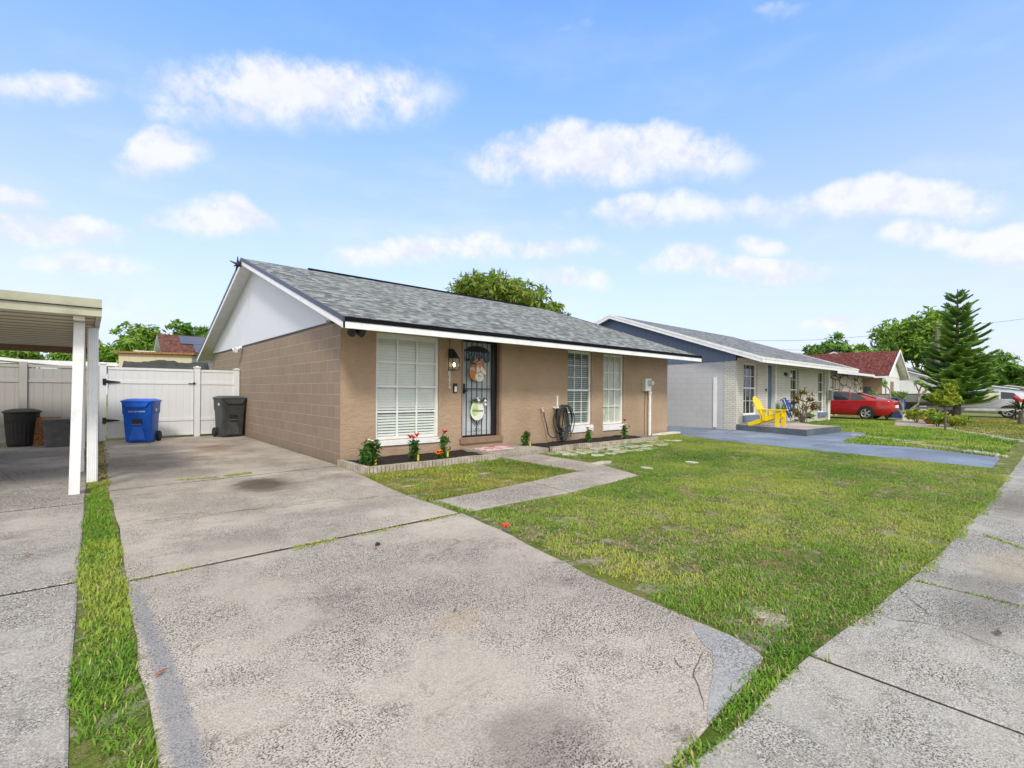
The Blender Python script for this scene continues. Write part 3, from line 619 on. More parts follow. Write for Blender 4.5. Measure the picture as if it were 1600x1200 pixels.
def wall_front(mb, x0, x1, z0, z1, y, holes, depth=.16):
    xs = sorted({x0, x1, *[h[0] for h in holes], *[h[1] for h in holes]}); zs = sorted({z0, z1, *[h[2] for h in holes], *[h[3] for h in holes]})
    for i in range(len(xs)-1):
        for j in range(len(zs)-1):
            cx, cz = (xs[i]+xs[i+1])/2, (zs[j]+zs[j+1])/2
            if any(h[0] < cx < h[1] and h[2] < cz < h[3] for h in holes): continue
            mb.add([(xs[i],y,zs[j]),(xs[i+1],y,zs[j]),(xs[i+1],y,zs[j+1]),(xs[i],y,zs[j+1])], [(0,1,2,3)])
    for (a, b, c, d) in holes:
        mb.add([(a,y,c),(b,y,c),(b,y,d),(a,y,d),(a,y+depth,c),(b,y+depth,c),(b,y+depth,d),(a,y+depth,d)], [(0,4,5,1),(1,5,6,2),(2,6,7,3),(3,7,4,0)])
def window(root, x0, x1, z0, z1, y, nx, nz, style, frame='white_paint', fw=.05, split=.5, mun=.02, sill=None, sillm='white_paint', pane='pane', muns=(True, True), top=.05, sy=.075):
    yf = y+sy; w = P('window', MB().box(x0, x1, yf+.062, yf+.07, z0, z1), 'dark_inside' if style != 'dark' else 'window_dark', root)
    zm = z0+(z1-z0)*split; f = MB()
    f.box(x0, x0+fw, yf-.03, yf+.048, z0, z1); f.box(x1-fw, x1, yf-.03, yf+.048, z0, z1); f.box(x0+fw, x1-fw, yf-.03, yf+.048, z1-top, z1); f.box(x0+fw, x1-fw, yf-.03, yf+.048, z0, z0+fw)
    f.box(x0+fw, x1-fw, yf-.018, yf+.046, zm-.022, zm+.022); P('frame', f, frame, w)
    g = MB()
    for k, (za, zb) in enumerate(((zm+.022, z1-top), (z0+fw, zm-.022))):
        if not muns[k]: continue
        for i in range(1, nx): xx = x0+fw+(x1-x0-2*fw)*i/nx; g.box(xx-mun/2, xx+mun/2, yf-.006, yf+.010, za, zb)
        for j in range(1, nz): zz = za+(zb-za)*j/nz; g.box(x0+fw, x1-fw, yf-.004, yf+.008, zz-mun/2, zz+mun/2)
    P('muntins', g, frame, w)
    P('pane', MB().add([(x0+fw,yf+.012,z0+fw),(x1-fw,yf+.012,z0+fw),(x1-fw,yf+.012,z1-top),(x0+fw,yf+.012,z1-top)], [(0,1,2,3)]), pane, w)
    if style in ('blind', 'blind_open'):
        b = MB(); za, zb = z0+fw, z1-top; n = int((zb-za)/.052); yb = yf+.036
        for i in range(n):
            z = za+(i+.5)*(zb-za)/n
            tl = (1.18 if z > zm-.40*(zm-z0) else .78) if style == 'blind' else .8
            tl += random.uniform(-.05, .05); dz = .028*math.sin(tl); dy = .026*math.cos(tl)*.3
            b.add([(x0+fw,yb-dy,z-dz),(x1-fw,yb-dy,z-dz),(x1-fw,yb+dy,z+dz),(x0+fw,yb+dy,z+dz)], [(0,1,2,3)])
        for xx in (x0+(x1-x0)*.2, x0+(x1-x0)*.8): b.box(xx-.002, xx+.002, yb-.012, yb-.010, za, zb)
        P('blind', b, 'slat', w)
    if style == 'curtain':
        b = MB(); n = 40; vs = []
        for i in range(n+1):
            x = x0+fw+(x1-x0-2*fw)*i/n; yy = yf+.036+.008*math.sin(i*1.3)
            vs += [(x,yy,z0+fw),(x,yy,z1-top)]
        b.add(vs, [(2*i,2*i+2,2*i+3,2*i+1) for i in range(n)]); P('curtain', b, 'curtain', w, True)
    if sill:
        a, b_, c, d, pr = sill; s_ = MB(); s_.prism([(y-pr, c), (y-pr, d-.02), (y+sy-.031, d), (y+sy-.031, c)], (a, b_), 'x'); P('sill', s_, sillm, w)
    return w
# ================================================================== TAN HOUSE
HX0, HX1, HY0, HY1 = 3.25, 13.69, 8.134, 19.3
H = thing('house', 'single storey tan stucco and block house with grey shingle gable roof, nearest the camera', 'house', (HX0, HY0, 0))
W1 = (3.90, 5.24, .375, 2.33); DR = (5.80, 6.82, .30, 2.40); W2 = (9.03, 9.97, .43, 2.33); W3 = (10.46, 11.38, .40, 2.31)
mb = MB(); wall_front(mb, HX0, HX1, -.03, 2.56, HY0, [W1, DR, W2, W3]); P('front_wall', mb, 'stucco', H)
mb = MB(); mb.add([(HX1,HY0,-.03),(HX1,HY1,-.03),(HX1,HY1,2.5),(HX1,HY0,2.5),(HX0,HY1,-.03),(HX0,HY1,2.5)], [(0,1,2,3),(1,4,5,2)]); P('rear_wall', mb, 'tan_wall', H)
mb = MB(); mb.box(HX0, HX0+.18, HY0+.005, HY1, -.03, 2.50); mb.v = [(v[0]-.002 if v[0] < HX0+.01 else v[0], *v[1:]) for v in mb.v]; P('block_wall', mb, 'block_tan', H)
mb = MB(); mb.box(HX0+.19, HX1-.05, HY0+.45, HY0+.47, 0, 2.4); P('dark_backing', mb, 'dark_inside', H)  # near-black sheet behind the windows, its colour stands for the unlit rooms
ZR, ZE, YR, YLO, YHI = 4.60, 2.39, 13.70, 7.20, 20.20
sl = (ZR-ZE)/(YR-YLO)
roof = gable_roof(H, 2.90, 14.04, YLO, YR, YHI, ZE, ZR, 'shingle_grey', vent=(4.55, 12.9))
for xx, nm in ((HX0-.02, 'gable_white'), (HX1-.01, 'gable_white')):
    mb = MB(); zt = lambda y: ZR-abs(y-YR)*sl-.085
    mb.prism([(HY0-.015,2.49),(HY0-.015,zt(HY0-.015)),(YR,zt(YR)),(HY1+.015,zt(HY1+.015)),(HY1+.015,2.49)], (xx, xx+.03), 'x'); P('gable', mb, nm, H)
mb = MB(); mb.box(HX0-.028, HX0+.0, HY0, HY1, 2.472, 2.489); P('gable_drip', mb, 'drip_dark', H)
window(H, *W1, HY0, 3, 2, 'blind', frame='white_paint', pane='pane_soft', sill=(3.95,5.30,.265,.373,.03), top=.10, mun=.032)
window(H, *W2, HY0, 3, 3, 'blind_open', pane='pane_grey', sill=(9.03,10.02,.245,.428,.03), top=.07, mun=.016, split=.47)
w3 = window(H, *W3, HY0, 3, 2, 'curtain', frame='white_paint', pane='pane_soft', sill=(10.45,11.42,.235,.398,.03), top=.05, mun=.018)
# door
yd = HY0+.11
D = P('door', MB().box(DR[0]+.05, DR[1]-.09, yd+.05, yd+.09, DR[2]+.03, DR[3]-.06), 'door_white', H)
mb = MB(); pw = (DR[1]-DR[0]-.14); cx = DR[0]+.05+pw/2
for (a, b, c, d) in ((-.33,.33,.12,.95), (-.33,.33,1.10,1.62)): mb.box(cx+a*pw*1.15, cx+b*pw*1.15, yd+.04, yd+.049, DR[2]+c, DR[2]+d)
P('panel', mb, 'door_white', D)
mb = MB(); pts = [(cx+.34*math.cos(math.pi*k/14), DR[2]+1.80+.15*math.sin(math.pi*k/14)) for k in range(15)]; mb.prism(pts[::-1], (yd+.036, yd+.046), 'y'); mb.box(cx-.34, cx+.34, yd+.036, yd+.046, DR[2]+1.62, DR[2]+1.80); P('fanlight', mb, 'pane_dark', D)
G = P('security_gate', MB(), 'black_metal', H)
mb = MB(); yg = yd-.02
mb.box(DR[0]+.005, DR[0]+.035, yg-.015, yg+.02, DR[2]+.005, DR[3]-.005); mb.box(DR[1]-.16, DR[1]-.035, yg-.015, yg+.03, DR[2]+.005, DR[3]-.005)
mb.box(DR[0]+.03, DR[1]-.15, yg-.014, yg+.018, DR[2]+.005, DR[2]+.045); mb.box(DR[0]+.03, DR[1]-.15, yg-.014, yg+.018, DR[3]-.09, DR[3]-.005)
P('frame', mb, 'black_metal', G)
mb = MB(); gx0, gx1 = DR[0]+.035, DR[1]-.16; gz0, gz1 = DR[2]+.045, DR[3]-.09; gc = (gx0+gx1)/2
for k in range(1, 6): x = gx0+(gx1-gx0)*k/6; mb.box(x-.007, x+.007, yg-.006, yg+.008, gz0, gz1)
mb.box(gx0, gx1, yg-.009, yg+.011, 1.315, 1.335); P('bar', mb, 'black_metal', G)
mb = MB()
def scroll(cx, cz, r, s, tw=1.4, up=1):
    return [(cx+s*(r*(1-.16*k/ (2))*math.cos(k*.45)*(.25+.75*(1-k/16)))-s*r*.25, yg-.012, cz+up*r*(.25+.75*(1-k/16))*math.sin(k*.45)) for k in range(16)]
for s_ in (-1, 1):
    mb = MB()
    mb.tube(scroll(gc+s_*.075, 1.06, .065, s_), .006, 5); mb.tube(scroll(gc+s_*.055, .46, .05, s_, up=-1), .005, 5)
    mb.tube([(gc, yg-.012, 1.00), (gc+s_*.06, yg-.012, .93), (gc+s_*.16, yg-.012, .83)], .006, 5); mb.tube([(gc+s_*.16, yg-.012, .80), (gc+s_*.10, yg-.012, .68), (gc, yg-.012, .55)], .006, 5)
    mb.tube([(gc+s_*.16, yg-.012, 1.86), (gc+s_*.13, yg-.012, 1.98), (gc+s_*.05, yg-.012, 2.07)], .006, 5); mb.tube([(gc+s_*.17, yg-.012, 1.87), (gc+s_*.21, yg-.012, 1.99), (gc+s_*.14, yg-.012, 2.12)], .006, 5)
    P('scrollwork', mb, 'black_metal', G)
mb = MB(); mb.box(DR[0]+.005, DR[0]+.115, yg-.04, yg-.010, 1.22, 1.43); P('lock_box', mb, 'black_metal', G)
mb = MB(); mb.lathe([(0,-.05),(.022,-.05),(.024,-.02),(.012,0),(.012,.03)], (DR[0]+.085, yg-.045, 1.28), 12, 'y'); mb.box(DR[0]+.08, DR[0]+.16, yg-.085, yg-.07, 1.27, 1.29); P('handle', mb, 'black_metal', G)
mb = MB(); mb.box(DR[1]-.034, DR[1]+.03, HY0-.018, HY0+.15, DR[2], 2.42); mb.box(DR[0]-.02, DR[0]+.004, HY0-.012, HY0+.15, DR[2], 2.42); P('door_jamb', mb, 'brown_trim', H)
mb = MB(); mb.box(DR[0]-.06, DR[1]+.06, HY0-.05, HY0+.14, .19, .297); P('door_sill', mb, 'brown_trim', H)
# lamp
def wall_lamp(root, x, y, z, name='wall_lamp'):
    L = P(name, MB().box(x-.05, x+.05, y-.02, y-.001, z-.02, z+.16), 'black_metal', root)
    mb = MB(); mb.tube([(x, y-.02, z+.10), (x, y-.09, z+.15), (x, y-.13, z+.10)], .012, 6); mb.lathe([(.11,-.10),(.115,-.085),(.085,-.05),(.07,-.02),(.03,.04),(.012,.07),(0,.075)], (x, y-.13, z+.06), 4 if 0 else 12)
    for sx in (-1, 1):
        for sy in (-1, 1): mb.box(x+sx*.075-.006, x+sx*.075+.006, y-.13+sy*.075-.006, y-.13+sy*.075+.006, z-.27, z-.03)
    for sx in (-1, 1): mb.box(x+sx*.075-.006, x+sx*.075+.006, y-.205, y-.055, z-.28, z-.268)
    for sy in (-1, 1): mb.box(x-.081, x+.081, y-.13+sy*.075-.006, y-.13+sy*.075+.006, z-.28, z-.268)
    P('cage', mb, 'black_metal', L)
    P('glass', MB().box(x-.068, x+.068, y-.198, y-.062, z-.262, z-.045), 'lamp_glass', L)
    P('bulb', MB().ball((x, y-.13, z-.17), .034, sq=(1,1,1.3)), 'bulb', L, True); return L
wall_lamp(H, 5.50, HY0, 1.97)
P('lamp_conduit', MB().box(5.475, 5.49, HY0-.018, HY0-.001, 2.10, 2.52), 'brown_trim', H)
MX = Matrix(((1,0,0,0),(0,0,-1,0),(0,1,0,0),(0,0,0,1)))   # text into a wall facing -Y
for k, ch in enumerate('8374'):
    P('house_number', text_mb(ch, .125, Matrix.Translation((5.475, HY0-.012, 1.63-k*.094)) @ MX, .008), 'white_paint', H)
mb = MB(); mb.box(5.57, 5.66, HY0-.025, HY0-.001, 1.24, 1.43); db = P('doorbell', mb, 'black_plastic', H); P('button', MB().box(5.590, 5.645, HY0-.032, HY0-.0255, 1.26, 1.37), 'white_paint', db)
# electric meter and its pipe
mb = MB(); mb.box(12.30, 12.62, HY0-.11, HY0-.001, 1.32, 1.69); mt = P('meter_box', mb, 'meter_grey', H)
mb = MB(); mb.box(12.32, 12.60, HY0-.118, HY0-.111, 1.34, 1.67); P('cover', mb, 'white_paint', mt)
mb = MB(); mb.lathe([(0,-.13),(.065,-.125),(.078,-.10),(.08,-.02),(.09,0),(.09,.01)], (12.50, HY0-.119, 1.555), 16, 'y'); P('meter_dial', mb, 'meter_grey', mt, True)
mb = MB(); mb.tube([(12.60, HY0-.07, 0.0), (12.60, HY0-.07, 1.31)], .042, 12); mb.lathe([(.055,0),(.055,.07)], (12.60, HY0-.07, 1.24), 12); mb.lathe([(.05,0),(.05,.05)], (12.60, HY0-.07, .62), 12); P('conduit', mb, 'white_paint', H, True)
mb = MB(); mb.tube([(12.42, HY0-.015, .02), (12.41, HY0-.012, .55), (12.44, HY0-.012, 1.31)], .006, 5); P('ground_wire', mb, 'black_plastic', H)
# faucet
mb = MB(); mb.tube([(8.05, HY0, .86), (8.05, HY0-.10, .86), (8.06, HY0-.13, .80)], .014, 8); mb.lathe([(.0,-.012),(.035,-.012),(.035,.0),(0,0)], (8.05, HY0-.08, .905), 10); mb.tube([(8.05, HY0-.08, .86), (8.05, HY0-.08, .90)], .008, 6); P('faucet', mb, 'alu', H)
# security lights and camera
def flood(root, x, y, z, dx, dy, mat, name='flood_light', s=1.0):
    f = P(name, MB().ball((x, y, z), .045*s), mat, root, True)
    for k in (-1, 1):
        mb = MB(); d = Vector((dx*.8+(-dy)*.5*k, dy*.8+dx*.5*k, -.45)).normalized(); c = Vector((x, y, z)); mb.tube([c, c+d*.05*s, c+d*.09*s, c+d*.17*s], [.015*s, .03*s, .05*s, .065*s], 10); P('lamp_head', mb, mat, f, True)
flood(H, 3.16, 7.40, 2.25, 0, -1, 'black_plastic', s=1.1)
flood(H, 3.20, 15.1, 2.44, -1, 0, 'white_paint', s=1.15)
mb = MB(); mb.tube([(3.23, 8.55, 2.50), (3.12, 8.45, 2.47), (3.05, 8.35, 2.47)], [.02, .03, .035], 8); P('camera', mb, 'white_paint', H, True)
mb = MB(); mb.ball((2.82, YR-.02, 4.42), .06); mb.box(2.80, 2.90, YR-.05, YR+.05, 4.38, 4.50)
for (a, b, c) in ((0,.0,.22), (-.2,.02,.07), (-.08,.12,-.05), (-.04,.05,-.18)): mb.tube([(2.82, YR, 4.43), (2.82+a*.9, YR+b*.9, 4.43+c*.9)], [.035, .008], 6)
P('weather_sensor', mb, 'black_plastic', H)
# door hangers
def egg(cx, cz, w, h, y0, y1, n=28, cut=None):
    p = []
    for k in range(n):
        a = 2*math.pi*k/n; r = 1-.12*math.sin(a); z = cz+h*math.sin(a)
        if cut is not None: z = min(z, cz+cut)
        p.append((cx+w*r*math.cos(a), z))
    return MB().prism(p[::-1], (y0, y1), 'y')
ye = yg-.055
B1 = thing('door_hanger', 'round orange bunny sign with a pink bow on the upper door bars', 'door decoration', (gc-.02, ye, 1.70))
P('board', egg(gc-.02, 1.70, .215, .215, ye, ye+.015, cut=.15), 'sign_orange', B1)
bn = MB()
for (x, z, a, b, rot) in ((.04,-.12,.115,.10,0), (.01,.075,.05,.13,.12), (.12,.03,.045,.13,-.75)):
    bn.prism([(gc-.02+x+a*math.cos(k*.4)*math.cos(rot)-b*math.sin(k*.4)*math.sin(rot)*-1, 1.70+z+b*math.sin(k*.4)*math.cos(rot)+a*math.cos(k*.4)*math.sin(rot)*-1) for k in range(15,-1,-1)], (ye-.012, ye-.001), 'y')
P('bunny', bn, 'sign_pale', B1)
for ex, ez, er in ((.0,1.60,.014),(.055,1.595,.010)): P('eye', MB().ball((gc+ex, ye-.014, ez), er), 'black_plastic', B1)
P('lettering', text_mb('Hi', .13, Matrix.Translation((gc-.17, ye-.006, 1.74)) @ MX), 'sign_pale', B1)
bw = MB()
for s_ in (-1, 1):
    bw.tube([(gc-.02, ye-.03, 1.89), (gc-.02+s_*.07, ye-.05, 1.95), (gc-.02+s_*.12, ye-.03, 1.90), (gc-.02+s_*.06, ye-.03, 1.87), (gc-.02, ye-.03, 1.89)], [.012,.03,.03,.02,.012], 6)
    bw.tube([(gc-.02, ye-.03, 1.89), (gc-.02+s_*.06, ye-.03, 1.80)], [.012,.025], 6)
P('bow', bw, 'rose_gold', B1)
lf = MB()
for k in range(14):
    a = random.choice((-1, 1)); x = gc-.02+a*random.uniform(.08, .25); z = 1.88+random.uniform(-.03, .06); lf.tube([(x-a*.03, ye-.02, z-.01), (x, ye-.03, z+.01), (x+a*.045, ye-.02, z-.004)], [.004, .018, .002], 4)
P('leaves', lf, 'ribbon_green', B1)
B2 = thing('door_hanger', 'pale green and white egg sign with green leaves on the lower door bars', 'door decoration', (gc-.02, ye, .86))
P('board', egg(gc-.02, .875, .175, .22, ye, ye+.015), 'sign_pale', B2)
P('green_patch', egg(gc-.08, .875, .085, .125, ye-.004, ye-.0005), 'sign_green', B2)
P('lettering', text_mb('Welcome', .072, Matrix.Translation((gc-.02, ye-.007, .86)) @ MX), 'bark', B2)
lf = MB()
for k in range(22):
    a = random.choice((-1, 1)); x = gc-.02+a*random.uniform(.03, .22); z = 1.07+random.uniform(-.03, .05); lf.tube([(x-a*.03, ye-.02, z-.01), (x, ye-.035, z+.012), (x+a*.05, ye-.02, z-.006)], [.004, .022, .002], 4)
P('leaves', lf, 'ribbon_green', B2)
fl = MB()
for (a, b) in ((-.02,.03), (.16,.02), (.17,-.06), (-.05,.07)): fl.ball((gc+a, ye-.04, 1.05+b), .028, 8, 5, jit=.2)
P('blossoms', fl, 'white_petal', B2)
# doormat
t = newmat('doormat'); n = t.vor(t.oc, 9, 'Color'); k_ = t.sep(n)
fin(t, t.mix(t.step(k_[0], .45, .55), t.mix(t.step(k_[1], .5, .6), (.62,.12,.20,1), (.70,.45,.50,1)), (.62,.55,.50,1)), .95, t.noise(t.oc, 60, 3), .6)
mb = MB(); mb.loft([rrect(.78, .46, .03, z, 6.32, 7.72) for z in (.088, .104)]); tag(mb.build('doormat', 'doormat', org=(6.32,7.72,.088)), 'pink and cream patterned doormat on the patio slab before the black gate', 'doormat')
# hose on its hanger
hx, hy = 8.66, HY0-.06
hg = thing('hose_hanger', 'white post shaped hose hanger standing at the tan wall', 'hose hanger', (hx, HY0-.03, .3))
mb = MB(); mb.box(hx-.035, hx+.0, HY0-.03, HY0-.003, .85, 1.18); P('bracket', mb, 'white_paint', hg)
for s_ in (-1, 1):
    mb = MB(); mb.box(hx+s_*.15-.02, hx+s_*.15+.02, hy-.12, HY0-.003, .88, .92); P('arm', mb, 'white_paint', hg)
hs = MB(); pts = []
for k in range(9*26):
    a = 2*math.pi*k/26; lp = k//26; rx = .20+.055*math.sin(lp*1.7)+.02*math.sin(lp*4.1); rz = .36+.07*math.sin(lp*2.3+1)
    pts.append((hx+.05+rx*math.sin(a)+.02*math.sin(lp*3.3), hy-.10+.08*math.sin(lp*2.1)+.03*math.cos(a+lp), .94-rz+rz*math.cos(a)*(1 if math.cos(a) > 0 else 1.0)+.02*math.sin(lp*5)))
hs.tube(pts, .0135, 6)
hs.tube([pts[-1], (hx-.05, hy-.12, .22), (8.33, hy-.10, .17), (8.22, hy-.07, .26), (8.16, hy-.06, .50), (8.08, HY0-.12, .72), (8.06, HY0-.13, .80)], .0135, 6)
hs.tube([(hx+.27, hy-.08, .55), (hx+.31, hy-.09, .40), (hx+.33, hy-.10, .16)], .0135, 6)
t = newmat('hose'); fin(t, t.mix(t.step(t.noise(t.oc, 2.2, 2), .4, .6), (.012,.014,.016,1), (.07,.085,.085,1)), .4)
ho = hs.build('garden_hose', 'hose', org=(hx, hy, .1), smooth=True); tag(ho, 'dark green garden hose coiled on its hanger beside the middle window', 'garden hose')
P('nozzle', MB().tube([(hx-.06, hy-.2, .20), (hx-.10, hy-.22, .17), (hx-.14, hy-.22, .16)], [.02, .015, .025], 8), 'black_plastic', ho)
# brick edging of the beds
def edge_run(pts, name, label, h=.105):
    mb = MB(); x0, y0 = pts[0]
    for a, b in zip(pts[:-1], pts[1:]):
        a, b = Vector((*a, 0)), Vector((*b, 0)); L = (b-a).length; n = max(1, round(L/.40)); d = (b-a)/L
        for i in range(n):
            c = a+d*(L*(i+.5)/n); hh = h+random.uniform(-.008, .008); off = random.uniform(-.008, .008); nn = Vector((-d.y, d.x, 0))
            c = c+nn*off; m = 6; w = L/n/m-.004
            for j in range(m): q = c+d*((j-(m-1)/2)*L/n/m); mb.obox((q.x, q.y, hh/2-.015), d, nn, (0,0,1), w/2, .045, hh/2+.012)
            mb.obox((c.x, c.y, hh/2-.02), d, nn, (0,0,1), L/n/2-.004, .038, hh/2+.010)
    return tag(mb.build(name, 'edging', org=(x0, y0, 0)), label, 'bed edging')
edge_run([(3.21,8.02),(3.20,6.98),(5.78,7.00),(5.83,8.10)], 'brick_edging', 'brick edging round the planting bed under the large left window')
edge_run([(7.42,7.14),(11.46,7.12),(11.46,8.10)], 'brick_edging', 'brick edging of the long bed right of the door')
# stepping stones
stones = []
def stone(x, y, a, b, rot, h=.02, mat='flagstone', seed=0):
    n = random.randint(5, 7); p = []
    for k in range(n):
        t = 2*math.pi*k/n+random.uniform(-.25, .25); r = random.uniform(.85, 1.1); u, v = a*r*math.cos(t), b*r*math.sin(t)
        p.append((x+u*math.cos(rot)-v*math.sin(rot), y+u*math.sin(rot)+v*math.cos(rot)))
    mb = MB(); q = [((p_[0]-x)*.93+x, (p_[1]-y)*.93+y) for p_ in p]
    mb.add([(a_[0],a_[1],-.02) for a_ in p]+[(a_[0],a_[1],h-.006) for a_ in p]+[(a_[0],a_[1],h) for a_ in q],
        [(i,(i+1)%n,(i+1)%n+n,i+n) for i in range(n)]+[(i+n,(i+1)%n+n,(i+1)%n+2*n,i+2*n) for i in range(n)]+[tuple(range(2*n,3*n))])
    return mb.build('flagstone', mat, org=(x, y, 0))
ys = [6.86, 6.52, 6.15]
for r_ in range(3):
    x = 7.05+.12*r_
    while x < (11.6, 10.9, 9.9)[r_]:
        w = random.uniform(.22, .36)
        if random.random() < .93: tag(stone(x+w/2, ys[r_]+random.uniform(-.05,.05), w*.56, random.uniform(.15,.19), random.uniform(-.2,.2), random.uniform(.008,.022)), 'irregular pale flagstone in the patchwork of slabs in front of the right brick edging', 'flagstone', 'flagstones beside the bed')
        x += w+.05
for i, (px, py, a, lb) in enumerate(((940,724,.28,'long pale stepping stone lone in the grass right of the walk'), (1010,732,.07,'small pale stone in the lawn right of the walk end'), (1080,723,.09,'whitish stone lying alone far out in the lawn'), (1035,696,.24,'flat pale slab at the end of the flagstones near the lip'), (1058,689,.20,'flat pale slab under the house corner beyond the edging'))):
    x, y = gp(px, py); tag(stone(x, y, a, .13, 0, .02), lb, 'flagstone')
# paver border of the blue drive
nrow = 0
for (x0, y0, x1, y1, n) in ((*gp(1330,680), *gp(1450,694), 11), (*gp(1450,696), *gp(1568,714), 13), (*gp(1395,690), *gp(1560,711), 13)):
    for k in range(n):
        t_ = (k+.5)/n; x = x0+(x1-x0)*t_; y = y0+(y1-y0)*t_; tag(stone(x, y, math.hypot(x1-x0, y1-y0)/n*.46, .13, math.atan2(y1-y0, x1-x0), .03, 'concrete_pink'), 'pinkish paving slab in the broken border along the blue drive', 'paver', 'pavers along the blue drive')
# ================================================================== LILIES
def plant(name, label, x, y, h, r, petals, leaf='lily_leaf', nst=4, tagc='tag_yellow', nleaf=70, zb=.05, flowers=((0,0),), lsz=.05, tagx=.06):
    o = thing(name, label, 'plant', (x, y, zb)); st = MB(); C = []; tp = []
    for k in range(nst):
        a = random.uniform(0, 6.28); q = r*.5*math.sqrt(random.random()); e = (x+q*math.cos(a), y+q*math.sin(a)*.7, zb+h*random.uniform(.75, 1)); tp.append(e)
        st.tube([(x+q*.2*math.cos(a), y, zb), ((x+e[0])/2, y, zb+h*.5), e], [.008, .006, .004], 5)
        for j in range(nleaf//nst):
            t_ = random.uniform(.12, 1); C.append((x+q*t_*math.cos(a)+random.gauss(0, r*.33), y+q*t_*math.sin(a)+random.gauss(0, r*.28), zb+h*t_+random.uniform(-.02, .02)))
    P('stem', st, 'lily_leaf', o); C = np.array(C); C[:, 2] = np.maximum(C[:, 2], zb+.02)
    out = C-np.array([x, y, zb+h*.2]); V, Fc = leaf_faces(C, lsz, out*1.5, elong=2.2, flat=.3); np_mesh('leaves', V, Fc, rng.random(len(C))*.85, leaf, o)
    for (dx, dz, pm, s_) in flowers:
        f = MB(); c = Vector((x+dx, y-.02, zb+h+dz)); f.ball(c, s_*.25, 6, 4)
        for k in range(7):
            a = k*.9; d = Vector((math.cos(a), math.sin(a)*.8-.3, .55+random.uniform(-.2,.3))).normalized(); f.beam(c, c+d*s_*.6, s_*.42, .004); f.beam(c+d*s_*.55, c+d*s_*.9+Vector((0,0,-.012)), s_*.28, .004)
        P('flower', f, pm, o)
    if tagc: f = MB(); f.box(x+tagx, x+tagx+.035, y-.06, y-.055, zb, zb+.11); P('plant_tag', f, tagc, o)
    return o
def YX(px, y): d = ray(px, 640); return y/d[1]*d[0]
plant('lily_plant', 'bushy plant with small white flowers at the left end of the window bed', YX(578, 7.4), 7.4, .40, .17, None, nst=6, nleaf=150, flowers=((.03,.0,'white_petal',.04), (.07,-.04,'white_petal',.035), (-.02,.02,'white_petal',.035)), lsz=.055, tagc='tag_yellow')
plant('lily_plant', 'sprawling green plant leaning out left in the window bed', YX(567, 7.3), 7.3, .24, .14, None, nst=4, nleaf=60, flowers=(), tagc=None)
plant('lily_plant', 'red lily with two bright blooms in front of the white window sill', YX(646, 7.45), 7.45, .36, .10, None, nst=5, nleaf=100, flowers=((-.07,.06,'red_petal',.09), (.06,.08,'red_petal',.09), (-.01,.04,'red_petal',.07)), tagx=.05)
plant('lily_plant', 'tall lily with one dark red bloom left of the door step', YX(694, 7.5), 7.5, .38, .10, None, nst=5, nleaf=95, flowers=((.0,.08,'red_petal',.10),), tagx=.03)
plant('marigold', 'low orange bloom at the foot of the tall lily left of the door', YX(686, 7.35), 7.35, .10, .05, None, nst=3, nleaf=20, flowers=((0,.03,'orange_petal',.08), (.03,.0,'orange_petal',.07), (-.04,-.01,'orange_petal',.07)), tagc=None)
plant('lily_plant', 'green plant with a small orange bud just right of the patio', YX(822, 7.75), 7.75, .33, .12, None, nst=5, nleaf=110, flowers=((.07,.08,'orange_petal',.045),))
plant('lily_plant', 'plant with a purple and a white bloom below the middle window', YX(920, 7.6), 7.6, .28, .10, None, nst=4, nleaf=80, flowers=((-.07,.06,'pink_petal',.075), (.10,.05,'white_petal',.075)), tagc=None)
plant('lily_plant', 'plant with one red bloom below the right window', YX(976, 7.6), 7.6, .34, .10, None, nst=4, nleaf=80, flowers=((-.03,.14,'red_petal',.09), (.04,.05,'white_petal',.045)), tagc=None)
# ================================================================== CARPORT
CP = thing('carport', 'cream aluminium carport with ribbed ceiling at the left edge', 'carport', (-2, 8, 0))
cy0, cy1, cx1 = 7.42, 14.2, .12
mb = MB(); mb.box(-4.6, cx1-.01, cy0+.02, cy1, 2.155, 2.20); P('roof_panel', mb, 'carport_pan', CP)
mb = MB(); mb.prism([(cy0,2.115),(cy0-.015,2.20),(cy0-.005,2.205),(cy0-.03,2.31),(cy0+.05,2.31),(cy0+.05,2.115)][::-1], (-4.6, cx1), 'x'); P('fascia', mb, 'cream_metal', CP)
mb = MB(); mb.box(-4.6, cx1+.004, cy0-.034, cy0-.012, 2.203, 2.212); P('seam', mb, 'black_metal', CP)
mb = MB(); mb.box(cx1-.05, cx1, cy0+.052, cy1, 2.12, 2.30); P('side_gutter', mb, 'cream_metal', CP)
mb = MB(); mb.box(-4.6, cx1-.05, cy1-.12, cy1, 2.03, 2.154); P('rear_beam', mb, 'brown_trim', CP)
mb = MB(); mb.box(-.13, -.03, cy0+.06, cy1-.13, 2.06, 2.153); P('side_beam', mb, 'carport_pan', CP)
mb = MB(); mb.add([(-.165,7.76,0),(-.065,7.76,0),(-.065,7.86,0),(-.165,7.86,0),(-.128,7.74,2.12),(-.028,7.74,2.12),(-.028,7.84,2.12),(-.128,7.84,2.12)], [(0,3,2,1),(4,5,6,7),(0,1,5,4),(1,2,6,5),(2,3,7,6),(3,0,4,7)]); P('post', mb, 'white_paint', CP)
mb = MB(); mb.box(-.13, -.035, 9.80, 9.895, 0, 2.06); P('post', mb, 'off_white', CP)
mb = MB(); mb.box(-.13, -.035, 13.6, 13.70, 0, 2.06); P('post', mb, 'off_white', CP)
mb = MB(); rr = []
